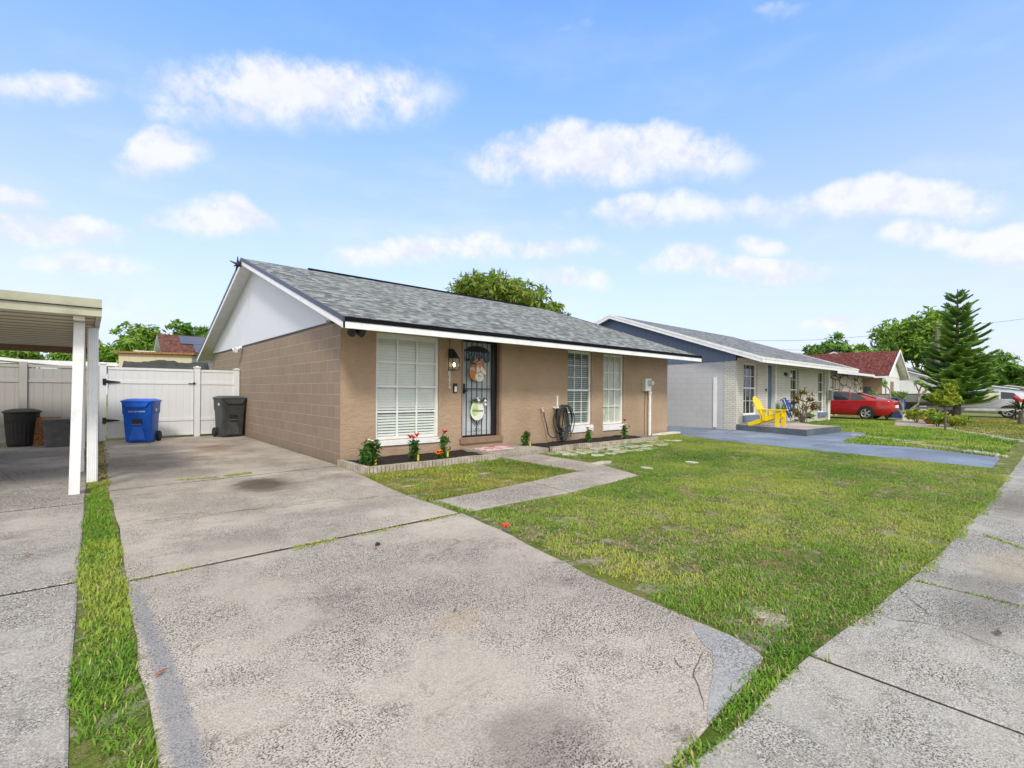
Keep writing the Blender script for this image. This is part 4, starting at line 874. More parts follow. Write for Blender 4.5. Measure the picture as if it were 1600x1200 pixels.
for z in (0.0, .9, 2.09):
    ring = []
    for k in range(40):
        a = 2*math.pi*k/40; q = 1/max(abs(math.cos(a)), abs(math.sin(a))); r = .055*min(q, 1.25)*(1+.035*(-1)**k); ring.append((.052+r*math.cos(a), 8.70+r*math.sin(a), z))
    rr.append(ring)
mb.loft(rr); P('downspout', mb, 'white_paint', CP)
# ================================================================== FENCE AND GATE
FY = 15.42
def fpanel(root, x0, x1, y, ztop, board, rails, zb=.06, mat='vinyl'):
    mb = MB(); mb.box(x0, x1, y-.012, y+.012, zb+.03, ztop-.06); P('board_panel', mb, board, root)
    for (z, h) in rails:
        mb = MB(); mb.box(x0, x1, y-.026, y+.026, z, z+h); P('rail', mb, mat, root)
def fpost(root, x, y, h, mat='vinyl', cap=True):
    mb = MB(); mb.box(x-.064, x+.064, y-.064, y+.064, -.02, h); p = P('post', mb, mat, root)
    if cap: mb = MB(); mb.box(x-.078, x+.078, y-.078, y+.078, h+.001, h+.03); mb.add([(x-.07,y-.07,h+.031),(x+.07,y-.07,h+.031),(x+.07,y+.07,h+.031),(x-.07,y+.07,h+.031),(x,y,h+.06)], [(0,1,4),(1,2,4),(2,3,4),(3,0,4)]); P('post_cap', mb, mat, p)
rails = [(1.74,.06),(1.40,.075),(.43,.075),(.05,.06)]
GT = thing('fence_gate', 'wide white vinyl driveway gate with black hinges behind the blue bin', 'gate', (.36, FY, 0))
fpanel(GT, .365, 2.14, FY, 1.80, 'vinyl_board', rails)
for z in (1.38, .43):
    mb = MB(); mb.box(.27, .345, FY-.085, FY-.066, z-.02, z+.13); mb.prism([(.345,z+.095),(.345,z+.015),(.60,z+.045),(.60,z+.065)], (FY-.044, FY-.030), 'y'); P('hinge', mb, 'black_metal', GT)
mb = MB(); mb.box(2.12, 2.17, FY-.09, FY-.066, 1.40, 1.45); mb.box(2.02, 2.12, FY-.045, FY-.030, 1.415, 1.43); P('latch', mb, 'black_metal', GT)
FR = thing('vinyl_fence', 'short white vinyl fence panel between the gate and the tan house', 'fence', (2.7, FY, 0))
fpanel(FR, 2.285, 3.10, FY, 1.80, 'vinyl_board', rails); fpost(FR, 2.22, FY, 1.84); fpost(FR, 3.165, FY, 1.82)
FL = thing('vinyl_fence', 'shade-coloured vinyl privacy fence standing behind the carport', 'fence', (-2, FY, 0))
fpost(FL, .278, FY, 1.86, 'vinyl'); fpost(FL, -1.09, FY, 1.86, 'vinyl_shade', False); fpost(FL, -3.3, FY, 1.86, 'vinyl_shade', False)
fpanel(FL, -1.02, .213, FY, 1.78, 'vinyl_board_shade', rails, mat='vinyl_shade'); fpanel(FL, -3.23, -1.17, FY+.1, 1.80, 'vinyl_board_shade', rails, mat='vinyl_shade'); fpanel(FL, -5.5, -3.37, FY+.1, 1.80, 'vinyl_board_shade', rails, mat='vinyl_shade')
# ================================================================== WHEELIE BINS
def bin_(name, label, x, y, rz, mat, w, h, txt, lidh=.06):
    o = thing(name, label, 'bin', (0,0,0)); d = w*1.05
    b = MB(); b.loft([rrect(w*.80, d*.70, .03, .02, 0, .02), rrect(w*.84, d*.74, .035, .06, 0, .02), rrect(w*.93, d*.86, .04, h*.66), rrect(w*.98, d*.92, .045, h*.70), rrect(w, d*.98, .05, h*.93), rrect(w*1.03, d, .05, h*.945), rrect(w*1.03, d, .05, h*.965)])
    P('body', b, mat, o, True)
    l = MB(); l.loft([rrect(w*1.08, d*1.06, .05, h*.967, 0, -.01), rrect(w*1.08, d*1.06, .05, h*.985, 0, -.01), rrect(w*1.0, d*.98, .06, h*1.005, 0, .0), rrect(w*.72, d*.66, .06, h*1.035, 0, .02), rrect(w*.60, d*.55, .05, h*1.035, 0, .02)])
    lp = P('lid', l, mat, o, True)
    mb = MB(); mb.prism([(-w*.43,h*.955),(-w*.30,h*.845),(w*.30,h*.845),(w*.43,h*.955)], (-d*.545, -d*.47), 'y'); P('lid_lip', mb, mat, lp)
    # grab pocket with its metal bar, and the raised panel below
    mb = MB(); yy = -d*.40
    mb.prism([(-w*.27,.06),(-w*.14,h*.40),(w*.14,h*.40),(w*.27,.06)], (yy-.015, yy+.06), 'y'); mb.xf(Matrix.Translation((0,.0,0)) @ Matrix.Rotation(R(-3.2), 4, 'X')); P('front_panel', mb, mat, o)
    mb = MB(); mb.box(-w*.15, w*.15, -d*.435, -d*.40, h*.44, h*.56); P('pocket', mb, 'black_plastic', o)
    mb = MB(); mb.tube([(-w*.16, -d*.46, h*.445), (w*.16, -d*.46, h*.445)], .011, 8); P('bar', mb, 'chrome', o)
    mb = MB(); mb.tube([(-w*.36, d*.46, h*.93), (-w*.36, d*.60, h*.955), (w*.36, d*.60, h*.955), (w*.36, d*.46, h*.93)], .016, 8); P('handle', mb, mat, o, True)
    for s_ in (-1, 1):
        m = MB(); m.lathe([(.03,-.028),(.115,-.028),(.125,-.015),(.125,.015),(.115,.028),(.03,.028)], (s_*w*.47, d*.36, .125), 20, 'x'); wh = P('wheel', m, 'rubber', o, True)
        m = MB(); m.lathe([(.0,-.032),(.06,-.032),(.06,.032),(0,.032)], (s_*w*.47, d*.36, .125), 14, 'x'); P('hub', m, 'black_plastic', wh)
    mb = MB(); mb.tube([(-w*.46, d*.36, .125), (w*.46, d*.36, .125)], .012, 6); P('axle', mb, 'alu', o)
    P('lettering', text_mb(txt[0], txt[1], Matrix.Translation((txt[2]*w, -d*.475, txt[3]*h)) @ MX, .002), 'white_paint', o)
    mb = MB(); mb.box(w*.475, w*.505, -.05, .03, h*.74, h*.80) if txt[2] <= 0 else mb.box(-w*.505, -w*.475, -.12, -.05, h*.80, h*.85); P('sticker', mb, 'white_paint', o)
    o.location = (x, y, 0); o.rotation_euler.z = rz; return o
bin_('wheelie_bin', 'blue recycling wheelie bin standing before the white gate', .97, 14.46, R(-22), 'blue_plastic', .60, 1.00, ('CITY OF TAMPA', .045, 0, .735))
bin_('wheelie_bin', 'dark grey wheelie bin standing between white fence and tan block wall', 2.88, 14.80, R(10), 'grey_plastic', .60, 1.06, ('SOLID WASTE', .052, .12, .885))
# round black can, square tub, rusty drum under the carport
ca = thing('trash_can', 'round black ribbed plastic trash can with lid under the carport', 'bin', (-1.07, 14.95, 0)); mb = MB(); rr = []
for (r, z, rb) in ((.215,.0,1),(.235,.05,1),(.268,.52,1),(.275,.55,0),(.285,.72,0),(.295,.74,0)):
    rr.append([(-1.07+r*(1+(.012*(-1)**k if rb else 0))*math.cos(2*math.pi*k/48), 14.95+r*(1+(.012*(-1)**k if rb else 0))*math.sin(2*math.pi*k/48), z) for k in range(48)])
mb.loft(rr); P('body', mb, 'black_plastic', ca); mb = MB(); mb.lathe([(.30,.725),(.315,.735),(.312,.76),(.26,.79),(.15,.815),(.13,.80),(0,.80)], (-1.07,14.95,0), 40); P('lid', mb, 'black_plastic', ca, True)
sx, sy = -.48, 14.42
sq = thing('storage_tub', 'square dark grey plastic tub under the carport beside the rusty box', 'tub', (sx, sy, 0)); mb = MB(); mb.loft([rrect(.40,.40,.03,.0,sx,sy), rrect(.46,.46,.04,.55,sx,sy)]); P('body', mb, 'grey_plastic_box', sq)
mb = MB(); mb.loft([rrect(.49,.49,.04,.551,sx,sy), rrect(.49,.49,.04,.60,sx,sy), rrect(.44,.44,.04,.605,sx,sy)]); P('rim', mb, 'grey_plastic_box', sq)
mb = MB(); mb.loft([[(-.68+.22*k2, 15.0+.20*k3, z+(.03*((k2+k3)%2))) for (k2,k3) in ((-1,-1),(1,-1),(1,1),(-1,1))] for z in (0,.3,.62)]); tag(mb.build('rusty_box', 'rust', org=(-.68,15.0,0)), 'rusty orange box between the round black can and the grey tub', 'box')
# ================================================================== BEHIND THE FENCE
SH = thing('shed', 'cream board garden shed with flat rusty roof edge behind the gate', 'shed', (2.1, 24.5, 0))
mb = MB(); mb.add([(.95,25.6,0),(3.25,23.9,0),(5.2,26.2,0),(2.9,27.9,0),(.95,25.6,2.72),(3.25,23.9,2.68),(5.2,26.2,2.68),(2.9,27.9,2.72)], [(0,1,5,4),(1,2,6,5),(2,3,7,6),(3,0,4,7)]); P('wall', mb, 'shed_board', SH)
mb = MB(); mb.add([(.80,25.55,2.73),(3.30,23.68,2.69),(5.4,26.2,2.69),(2.9,28.1,2.73)]+[(.80,25.55,2.81),(3.30,23.68,2.77),(5.4,26.2,2.77),(2.9,28.1,2.81)], [(0,3,2,1),(4,5,6,7),(0,1,5,4),(1,2,6,5),(2,3,7,6),(3,0,4,7)]); P('roof', mb, 'rust', SH)
tp = MB(); vs = []
nx = 40
for i in range(nx+1):
    x = .80+2.75*i/nx; y = 21.6-.3*i/nx
    for j in range(9):
        a = math.pi*j/8; r = .34*(1 if 2 < i < nx-2 else .6); vs.append((x, y-r*math.cos(a)*1.3, 1.0+(1.27+.10*mnoise.noise(Vector((x*1.8,0,j*.4)))+.05*mnoise.noise(Vector((x*7,1,j))))*math.sin(a)*(.72+.28*(i > 1 and i < nx-1))))
tp.add(vs, [(i*9+j, (i+1)*9+j, (i+1)*9+j+1, i*9+j+1) for i in range(nx) for j in range(8)])
tp.box(.95, 3.4, 21.2, 21.8, 0, 1.0); tag(tp.build('tarp', 'tarp_black', org=(2,21.5,0), smooth=True), 'crumpled black tarpaulin over a pile behind the white gate', 'tarp')
def simple_house(name, label, x0, x1, y0, yr, y1, ze, zr, wallm, roofm, gablem=None, ov=.35, fas='white_paint', oy=.6):
    h = thing(name, label, 'house', (x0, y0, 0)); mb = MB(); mb.box(x0, x1, y0, y1, -.03, ze+.12); P('wall', mb, wallm, h)
    gable_roof(h, x0-ov, x1+ov, y0-oy, yr, y1+oy, ze, zr, roofm, fas=fas, drip='drip_dark')
    s = (zr-ze)/(yr-y0+oy)
    for xx in (x0-.02, x1-.01): mb = MB(); zt = lambda y: zr-abs(y-yr)*s-.085; mb.prism([(y0,ze+.1),(y0,zt(y0)),(yr,zt(yr)),(y1,zt(y1)),(y1,ze+.1)], (xx, xx+.03), 'x'); P('gable', mb, gablem or wallm, h)
    return h
h4 = simple_house('house', 'house with rust red roof and solar panels beyond the cream shed', 3.9, 17, 37.6, 39.8, 43.0, 3.25, 4.95, 'white_paint', 'shingle_rust', ov=.45, oy=.7)
sr = (4.95-3.25)/2.9
for i, (xa, ya, xb, yb) in enumerate(((4.6,38.55,6.1,39.55),(6.15,38.55,7.8,39.55),(5.3,37.5,6.8,38.5),(6.85,37.5,8.4,38.5))):
    f = lambda y: 3.25+(y-36.9)*sr+.05; mb = MB(); mb.add([(xa,ya,f(ya)),(xb,ya,f(ya)),(xb,yb,f(yb)),(xa,yb,f(yb)),(xa,ya,f(ya)+.04),(xb,ya,f(ya)+.04),(xb,yb,f(yb)+.04),(xa,yb,f(yb)+.04)], [(0,3,2,1),(4,5,6,7),(0,1,5,4),(1,2,6,5),(2,3,7,6),(3,0,4,7)]); P('solar_panel', mb, 'solar', h4)
mb = MB(); mb.box(2.15, 3.1, 37.2, 38.2, 0, 3.3); mb.box(2.1, 3.15, 37.1, 38.3, 3.45, 3.6); tag(mb.build('chimney_box', 'off_white', org=(2.6,37.7,0)), 'small white boxy outbuilding left of the rust red roofed house', 'outbuilding')
simple_house('house', 'white house with dark shingle roof seen low under the carport ceiling', -12.5, -3.4, 40.5, 43.2, 46, 2.7, 4.7, 'white_paint', 'shingle_grey_far')
pc = thing('patio_canopy', 'white flat patio canopy frame rising just above the fence under the carport', 'canopy', (-1.2, 19, 0))
mb = MB(); mb.prism([(-3.4,1.86),(-1.85,2.08),(.1,1.90),(.1,1.84),(-1.85,2.0),(-3.4,1.80)][::-1], (18.2, 19.6), 'y'); P('canopy_top', mb, 'white_paint', pc)
mb = MB(); mb.box(-2.6, .75, 21.0, 21.4, 2.02, 2.14); P('beam', mb, 'white_paint', pc)
for x, y, h in ((-3.3,19,1.8),(0,19,1.84),(-2.5,21.2,2.02),(.65,21.2,2.02)): mb = MB(); mb.box(x-.04, x+.04, y-.04, y+.04, 0, h); P('leg', mb, 'white_paint', pc)
# ================================================================== GREY AND BLUE HOUSE NEXT DOOR
NX0, NX1, NY0, NY1 = 16.85, 27.35, 7.38, 18.2
N = thing('house', 'neighbouring house with white brick front, pale block side and blue gable', 'house', (NX0, NY0, 0))
nw1 = (17.46, 18.66, .50, 2.36); nd_ = (19.56, 20.40, .20, 2.38); nw2 = (22.02, 22.95, .55, 2.33); nw3 = (25.50, 26.45, .42, 2.31)
mb = MB(); wall_front(mb, NX0+.09, NX1, -.03, 2.52, NY0, [nw1, nd_, nw2, nw3], .2); P('front_wall', mb, 'brick_white', N)
mb = MB(); mb.box(NX0-.012, NX0+.10, NY0-.008, NY0+.42, -.03, 2.42); P('corner_brick', mb, 'brick_white_side', N)
mb = MB(); mb.box(NX0, NX0+.18, NY0+.415, NY1, -.03, 2.42); P('block_wall', mb, 'block_white', N)
mb = MB(); mb.add([(NX1,NY0,-.03),(NX1,NY1,-.03),(NX1,NY1,2.5),(NX1,NY0,2.5),(NX0,NY1,-.03),(NX0,NY1,2.5)], [(0,1,2,3),(1,4,5,2)]); P('rear_wall', mb, 'off_white', N)
mb = MB(); mb.box(NX0+.19, NX1-.05, NY0+.45, NY0+.47, 0, 2.4); P('dark_backing', mb, 'dark_inside', N)  # near-black sheet, the darkness of the rooms put into its colour
gable_roof(N, 16.50, 28.05, 6.42, 12.55, 18.7, 2.47, 4.56, 'shingle_grey_far', fas='white_paint', drip='off_white', rake='white_paint', fh=.17)
sN = (4.56-2.47)/(12.55-6.42)
mb = MB(); zt = lambda y: 4.56-abs(y-12.55)*sN-.085; mb.prism([(NY0,2.40),(NY0,zt(NY0)),(12.55,zt(12.55)),(NY1-.05,zt(NY1-.05)),(NY1-.05,2.40)], (NX0-.035, NX0-.004), 'x'); P('gable', mb, 'gable_blue', N)
window(N, *nw1, NY0, 3, 2, 'dark', fw=.055, split=.52, mun=.016, pane='pane_dark', sill=(17.40,18.78,.27,.50,.05), sillm='blue_paint', sy=.10)
window(N, *nw2, NY0, 2, 2, 'dark', fw=.055, split=.5, mun=.016, pane='pane_dark', sill=(21.95,23.0,.32,.55,.05), sillm='blue_paint', sy=.10)
window(N, *nw3, NY0, 2, 2, 'dark', fw=.055, split=.5, mun=.016, pane='pane_dark', sill=(25.45,26.6,.22,.42,.08), sillm='blue_paint', sy=.10)
Dn = P('door', MB().box(19.60, 20.32, NY0+.13, NY0+.17, .21, 2.34), 'door_blue', N)
mb = MB(); mb.box(20.33, 20.46, NY0-.02, NY0+.19, .2, 2.42); mb.box(19.54, 19.60, NY0-.005, NY0+.19, .2, 2.42); P('door_frame', mb, 'off_white', N)
P('handle', MB().ball((19.68, NY0+.09, 1.2), .035), 'black_metal', Dn)
P('doorbell', MB().box(19.40, 19.46, NY0-.03, NY0-.001, 1.36, 1.46), 'black_metal', N)
lp = P('porch_lamp', MB().box(21.28, 21.52, NY0-.04, NY0-.001, 2.02, 2.14), 'black_metal', N); mb = MB(); mb.ball((21.55, NY0-.12, 2.02), .10); P('shade', mb, 'off_white', lp, True)
mb = MB(); mb.box(26.62, 26.85, NY0-.12, NY0-.001, 1.55, 2.0); P('meter_box', mb, 'meter_grey', N); mb = MB(); mb.box(26.60, 26.82, NY0-.26, NY0-.125, 1.05, 1.45); mb.box(26.55, 26.87, NY0-.27, NY0-.10, .98, 1.05); P('service_box', mb, 'meter_green', N)
mb = MB(); mb.tube([(26.65, NY0-.1, 0), (26.65, NY0-.1, 2.5)], .03, 8); mb.tube([(26.78, NY0-.1, 0), (26.78, NY0-.1, 1.0)], .02, 8); P('conduit', mb, 'off_white', N)
mb = MB(); mb.box(16.82, 16.848, 8.06, 8.17, .05, 1.84); P('board_strip', mb, 'white_paint', N)
mb = MB(); slab(mb, [(16.1,4.95),(18.9,4.80),(19.0,5.6),(19.9,6.35),(20.6,6.5),(20.6,7.375),(16.86,7.375)], .20, gap=0, bev=.02); pr_ = tag(mb.build('porch_slab', 'concrete_bluedark'), kind='structure')
mb = MB(); c_ = [(16.14,4.99),(18.87,4.85),(18.96,5.62),(19.9,6.38),(20.56,6.53),(20.56,7.36),(16.90,7.36)]; mb.prism(c_, (.201, .206)); tag(mb.build('porch_floor', 'concrete_pink'), kind='structure')
mb = MB(); mb.ball((15.1, 9.15, .10), .17, 10, 7, (1.1,1,.8), .12); tag(mb.build('rock', 'rock_white', org=(15.1,9.15,0)), 'white lumpy rock by the pale block wall on the blue drive', 'rock')
# yellow adirondack chair facing the street
def adirondack(x, y, z):
    o = thing('garden_chair', 'bright yellow slatted garden chair on the neighbouring porch', 'chair', (x, y, z)); m = 'yellow_paint'; w = .27
    for s_ in (-1, 1):
        mb = MB(); mb.beam((x+s_*w*.86, y-.36, z+.36), (x+s_*w*.86, y+.55, z+.02), .03, .13); P('side_rail', mb, m, o)
        mb = MB(); mb.box(x+s_*w-.018, x+s_*w+.018, y-.43, y-.31, z, z+.52); P('leg', mb, m, o)
        mb = MB(); mb.box(x+s_*w-.018, x+s_*w+.018, y-.02, y+.09, z+.18, z+.52); P('arm_support', mb, m, o)
        mb = MB(); mb.prism([(x+s_*w-.07,y-.50),(x+s_*w+.07,y-.50),(x+s_*w+.06,y+.30),(x+s_*w-.02,y+.30)], (z+.52, z+.545)); P('armrest', mb, m, o)
    mb = MB()
    for k in range(7): t_ = k/6; mb.box(x-w*.84, x+w*.84, y-.36+.44*t_, y-.30+.44*t_, z+.425-.19*t_, z+.445-.19*t_)
    P('seat', mb, m, o); mb = MB()
    for k in range(7):
        s_ = (k-3)/3; L = .80-.13*s_*s_; b = Vector((x+s_*.22, y+.12, z+.24)); d = Vector((s_*.05, .42, .91)).normalized(); mb.beam(b, b+d*L, .066, .018, (0,-1,.4))
    P('backrest', mb, m, o); mb = MB(); mb.box(x-.27, x+.27, y+.36, y+.40, z+.66, z+.72); mb.box(x-.30, x+.30, y+.21, y+.25, z+.45, z+.52); P('back_brace', mb, m, o)
    return o
adirondack(16.95, 6.35, .206)
# potted plant, folded beach umbrellas, croton
px_, py_ = 18.9, 6.65
po = thing('potted_plant', 'grey clay pot with upright green spikes behind the yellow chair', 'potted plant', (px_, py_, .2)); mb = MB(); mb.lathe([(.0,.206),(.13,.206),(.19,.40),(.19,.50),(.17,.50),(.16,.46),(0,.46)], (px_,py_,0), 20); P('pot', mb, 'pot_clay', po, True)
mb = MB()
for k in range(14): a = random.uniform(0,6.28); mb.tube([(px_+.05*math.cos(a), py_+.05*math.sin(a), .46), (px_+.10*math.cos(a), py_+.10*math.sin(a), .68), (px_+.2*math.cos(a), py_+.2*math.sin(a), .92)], [.015,.02,.003], 4)
P('leaves', mb, 'ribbon_green', po)
for i, (dx, m, lb, hh) in enumerate(((0,'umbrella_blue','blue folded beach chair leaning by the white brick wall',1.20), (.30,'umbrella_white','white and blue folded beach chair leaning next to the blue one',1.08), (-.28,'umbrella_green','dark green folded chair leaning left of the blue one',1.12))):
    x, y = 20.6+dx, 7.0; hh *= .72; o = thing('folded_chair', lb, 'folding chair', (x, y, .2))
    for s_ in (-1, 1): mb = MB(); mb.tube([(x+s_*.10, y-.18, .21), (x+s_*.10, y+.12, .21+hh)], .014, 6); P('frame', mb, 'white_paint', o)
    mb = MB(); mb.beam((x, y-.12, .35), (x, y+.10, .20+hh*.97), .19, .04, (0,-1,.3)); P('seat_cloth', mb, m, o)
    mb = MB(); mb.beam((x, y-.05, (.5+.05*(i%2))), (x, y+.13, .24+hh), .20, .05, (0,-1,.3)); P('back_cloth', mb, 'umbrella_blue', o)
def shrub(name, label, x, y, rx, ry, h, n, size, leaf, lobes=9, zb=0, stems=6, cat='shrub', low=-.6, lobe_r=.45, droop=.2):
    o = thing(name, label, cat, (x, y, zb)); mb = MB()
    for k in range(stems): a = 6.28*k/stems+random.random(); q = random.uniform(.2, .7); mb.tube([(x+.03*math.cos(a), y+.03*math.sin(a), zb), (x+rx*q*.5*math.cos(a), y+ry*q*.5*math.sin(a), zb+h*.4), (x+rx*q*math.cos(a), y+ry*q*math.sin(a), zb+h*.8)], [.018,.012,.006], 5)
    P('stem', mb, 'bark', o); crown_mesh('foliage', (x, y, zb+h*.55), (rx, ry, h*.5), n, size, leaf, o, lobes, droop=droop, low=low, lobe_r=lobe_r); return o
cr_x, cr_y = 20.0, 6.3
CRN = thing('croton_shrub', 'tall leggy shrub with reddish and green leaf tufts on the porch end', 'shrub', (cr_x, cr_y, .05)); mb = MB(); tips = []
for (a, r, h) in ((.2,.15,1.28),(1.3,.30,.95),(2.5,.22,1.1),(3.6,.38,.75),(4.6,.30,1.0),(5.4,.42,.70),(.9,.5,.55),(5.9,.6,.75),(3.0,.5,.5)):
    e = (cr_x+r*math.cos(a), cr_y+r*math.sin(a), .05+h); mb.tube([(cr_x,cr_y,.05),(cr_x+r*.3*math.cos(a),cr_y+r*.3*math.sin(a),.05+h*.5),e],[.025,.016,.008],5); tips.append(e)
P('stem', mb, 'bark', CRN); C = np.concatenate([np.array(e)+rng.normal(size=(26,3))*np.array([.075,.075,.07]) for e in tips]); V, Fc = leaf_faces(C, .075, (C-np.repeat(np.array(tips),26,0))*4, elong=2.2, flat=.2); np_mesh('leaves', V, Fc, rng.random(len(C)), 'leaves_croton', CRN)
shrub('shrub', 'low loose green shrub at the foot of the leggy porch shrub', 20.9, 6.55, .45, .4, .62, 260, .06, 'leaves_light', 7)
# ================================================================== RED ROOF HOUSE
K = thing('house', 'tan house with dark red shingle roof and stone face behind the red car', 'house', (33, 9, 0))
mb = MB(); wall_front(mb, 32.3, 40.4, -.03, 2.75, 8.97, [(33.6,34.3,.5,2.2),(38.1,38.6,.3,2.3)], .2); P('stone_wall', mb, 'stone_face', K)
for (a, b, c, d_) in ((33.6,34.3,.5,2.2),(38.1,38.6,.3,2.3)): mb = MB(); mb.box(a+.05, b-.05, 9.1, 9.13, c+.05, d_-.05); wq = P('window', mb, 'pane_dark', K); mb = MB(); mb.box(a, a+.06, 9.05, 9.15, c, d_); mb.box(b-.06, b, 9.05, 9.15, c, d_); mb.box(a+.06, b-.06, 9.05, 9.15, (c+d_)/2-.03, (c+d_)/2+.03); P('frame', mb, 'white_paint', wq)
mb = MB(); mb.box(40.4, 45.6, 7.90, 16, -.03, 2.55); P('wing_wall', mb, 'tan_wall', K)
mb = MB(); mb.box(32.3, 32.5, 9.0, 17, -.03, 2.6); P('side_wall', mb, 'tan_wall', K)
mb = MB(); mb.box(40.36, 45.64, 7.86, 7.898, -.03, 2.5); P('wing_front', mb, 'off_white', K)
for (a, b) in ((40.75,41.3),(42.3,43.5)): mb = MB(); mb.box(a, b, 7.82, 7.855, .35, 2.2); wq = P('window', mb, 'brown_trim', K); mb = MB(); mb.box(a-.07, a, 7.80, 7.86, .28, 2.27); mb.box(b, b+.07, 7.80, 7.86, .28, 2.27); mb.box(a, b, 7.80, 7.86, 1.2, 1.27); P('frame', mb, 'white_paint', wq)
mb = MB(); mb.prism([(8.25,2.62),(13,4.35),(17.6,2.62),(17.6,2.55),(13,4.28),(8.25,2.55)][::-1], (31.8, 44.5), 'x'); P('roof', mb, 'shingle_red', K)
mb = MB(); mb.box(31.8, 40.2, 8.21, 8.249, 2.45, 2.60); P('fascia', mb, 'white_paint', K)
mb = MB(); mb.prism([(39.9,2.50),(43.1,4.40),(46.3,2.50),(46.3,2.42),(43.1,4.32),(39.9,2.42)][::-1], (7.42, 13.0), 'y'); rw = P('wing_roof', mb, 'shingle_red', K)
mb = MB(); mb.prism([(39.92,2.415),(43.1,4.31),(46.28,2.415),(46.28,2.38),(43.1,4.27),(39.92,2.38)][::-1], (7.44, 12.9), 'y'); P('soffit', mb, 'off_white', rw)
mb = MB(); mb.prism([(39.88,2.40),(39.88,2.52),(43.1,4.43),(46.32,2.52),(46.32,2.40),(43.1,4.28)][::-1], (7.36, 7.418), 'y'); mb.box(39.85, 39.895, 7.42, 11, 2.38, 2.50); P('rake_board', mb, 'white_paint', rw)
mb = MB(); mb.prism([(40.4,2.5),(43.1,4.25),(45.6,2.5)][::-1], (7.84, 7.88), 'y'); P('gable', mb, 'white_paint', K)
# white house beyond
simple_house('house', 'white house with grey roof between the red roofed house and the pine', 50, 62, 6.2, 13.2, 20, 2.35, 5.1, 'white_paint', 'shingle_grey_far', ov=.3, oy=.8)
simple_house('house', 'low pale house far behind the parked boat', 66, 82, 3.6, 8, 13, 2.1, 2.9, 'off_white', 'shingle_grey_far', ov=.3, oy=.6)
simple_house('house', 'far pale building at the right edge beyond the parked boat', 84, 104, .5, 4, 8, 1.9, 2.6, 'off_white', 'shingle_grey_far', ov=.3, oy=.6)
# ================================================================== VEHICLES
def wheel(root, x, y, r, side, w=.2, spokes=5, rim='alu', nm='wheel'):
    m = MB(); m.lathe([(r*.66,-w/2),(r*.95,-w/2),(r,-w/2+.03),(r,w/2-.03),(r*.95,w/2),(r*.66,w/2)], (x,y,r), 24, 'x', False); t_ = P(nm, m, 'rubber', root, True)
    m = MB(); m.lathe([(r*.60,-w*.3),(r*.68,-w*.45),(r*.68,w*.45),(r*.60,w*.3)], (x,y,r), 24, 'x', False)
    for k in range(spokes):
        a = 2*math.pi*k/spokes; e = Vector((0, math.cos(a), math.sin(a))); c = Vector((x+side*w*.36, y, r))
        for q in (-.16, .16): p = Vector((0, math.cos(a+q), math.sin(a+q))); m.beam(c+e*r*.08, c+p*r*.64, .03, .035, (1,0,0))
    m.lathe([(0,-.02),(r*.15,-.02),(r*.15,.02),(0,.02)], (x+side*w*.36, y, r), 12, 'x'); P('rim', m, rim, t_)
    m = MB(); m.lathe([(0,-.01),(r*.6,-.01),(r*.6,.01),(0,.01)], (x+side*w*.05, y, r), 20, 'x'); P('brake_disc', m, 'black_plastic', t_); return t_
def car(name, label, xl, yt, paint, prof, W=1.83, wh=(1.05, 3.85), r=.33, hatch=False, sgn=1):
    """car along Y: tail at yt, nose at yt+L*sgn; prof rows: (s, zlow, zbelt, zroof, halfwidth belt, halfwidth roof)"""
    xc = xl+W/2; o = thing(name, label, 'car', (xc, yt+2.4*sgn, 0)); rings = []
    for (s, zl, zb, zr, hb, hr) in prof:
        y = yt+s*sgn; ring = []
        half = [(hb*.90, zl), (hb*.99, zl+.12), (hb, zl+(zb-zl)*.45), (hb*.985, zl+(zb-zl)*.72), (hb*.95, zb-.015), (hb*.93, zb), (hb*.93+(hr-hb*.93)*.5, zb+(zr-zb)*.5), (hr, zr-.06*(zr > zb+.1)), (hr*.75, zr-.012), (hr*.35, zr)]
        ring = [(xc-a, y, z) for a, z in half]+[(xc+a, y, z) for a, z in half[::-1]]; rings.append(ring)
    m = MB(); m.loft(rings); body = P('body', m, paint, o, True)
    def rowat(s):
        for a, b in zip(prof[:-1], prof[1:]):
            if a[0] <= s <= b[0]: k = (s-a[0])/(b[0]-a[0]); return [a[i]+(b[i]-a[i])*k for i in range(6)]
        return list(prof[-1])
    def sidept(s, z, off, side):
        _, zl, zb, zr, hb, hr = rowat(s); k = min(max((z-zb)/max(zr-zb, .05), 0), 1); x = hb*.93+(hr-hb*.93)*k; return (xc+side*(x+off), yt+s*sgn, z)
    for side in (-1, 1):
        for nm, poly in (('side_window', wins) for wins in prof_w[name]):
            m = MB(); n = len(poly); m.add([sidept(s, z, .014, side) for s, z in poly], [tuple(range(n)) if side*sgn > 0 else tuple(range(n))[::-1]]); P(nm, m, 'car_glass', body)
        for k, s in enumerate(wh):
            wheel(o, xc+side*(W/2-.055), yt+s*sgn, r, side)
            m = MB(); q = []
            for j in range(17): a = math.pi*j/16; q.append((yt+s*sgn+math.cos(a)*(r+.04), r+math.sin(a)*(r+.04)))
            q = [(yt+s*sgn+(r+.06), .20)]+q+[(yt+s*sgn-(r+.06), .20)]; xx = xc+side*(rowat(s)[4]); m.prism(q, (min(xx-side*.05, xx+side*.006), max(xx-side*.05, xx+side*.006)), 'x'); P('wheel_arch', m, 'black_plastic', body)
    return o, body, xc, sidept, rowat
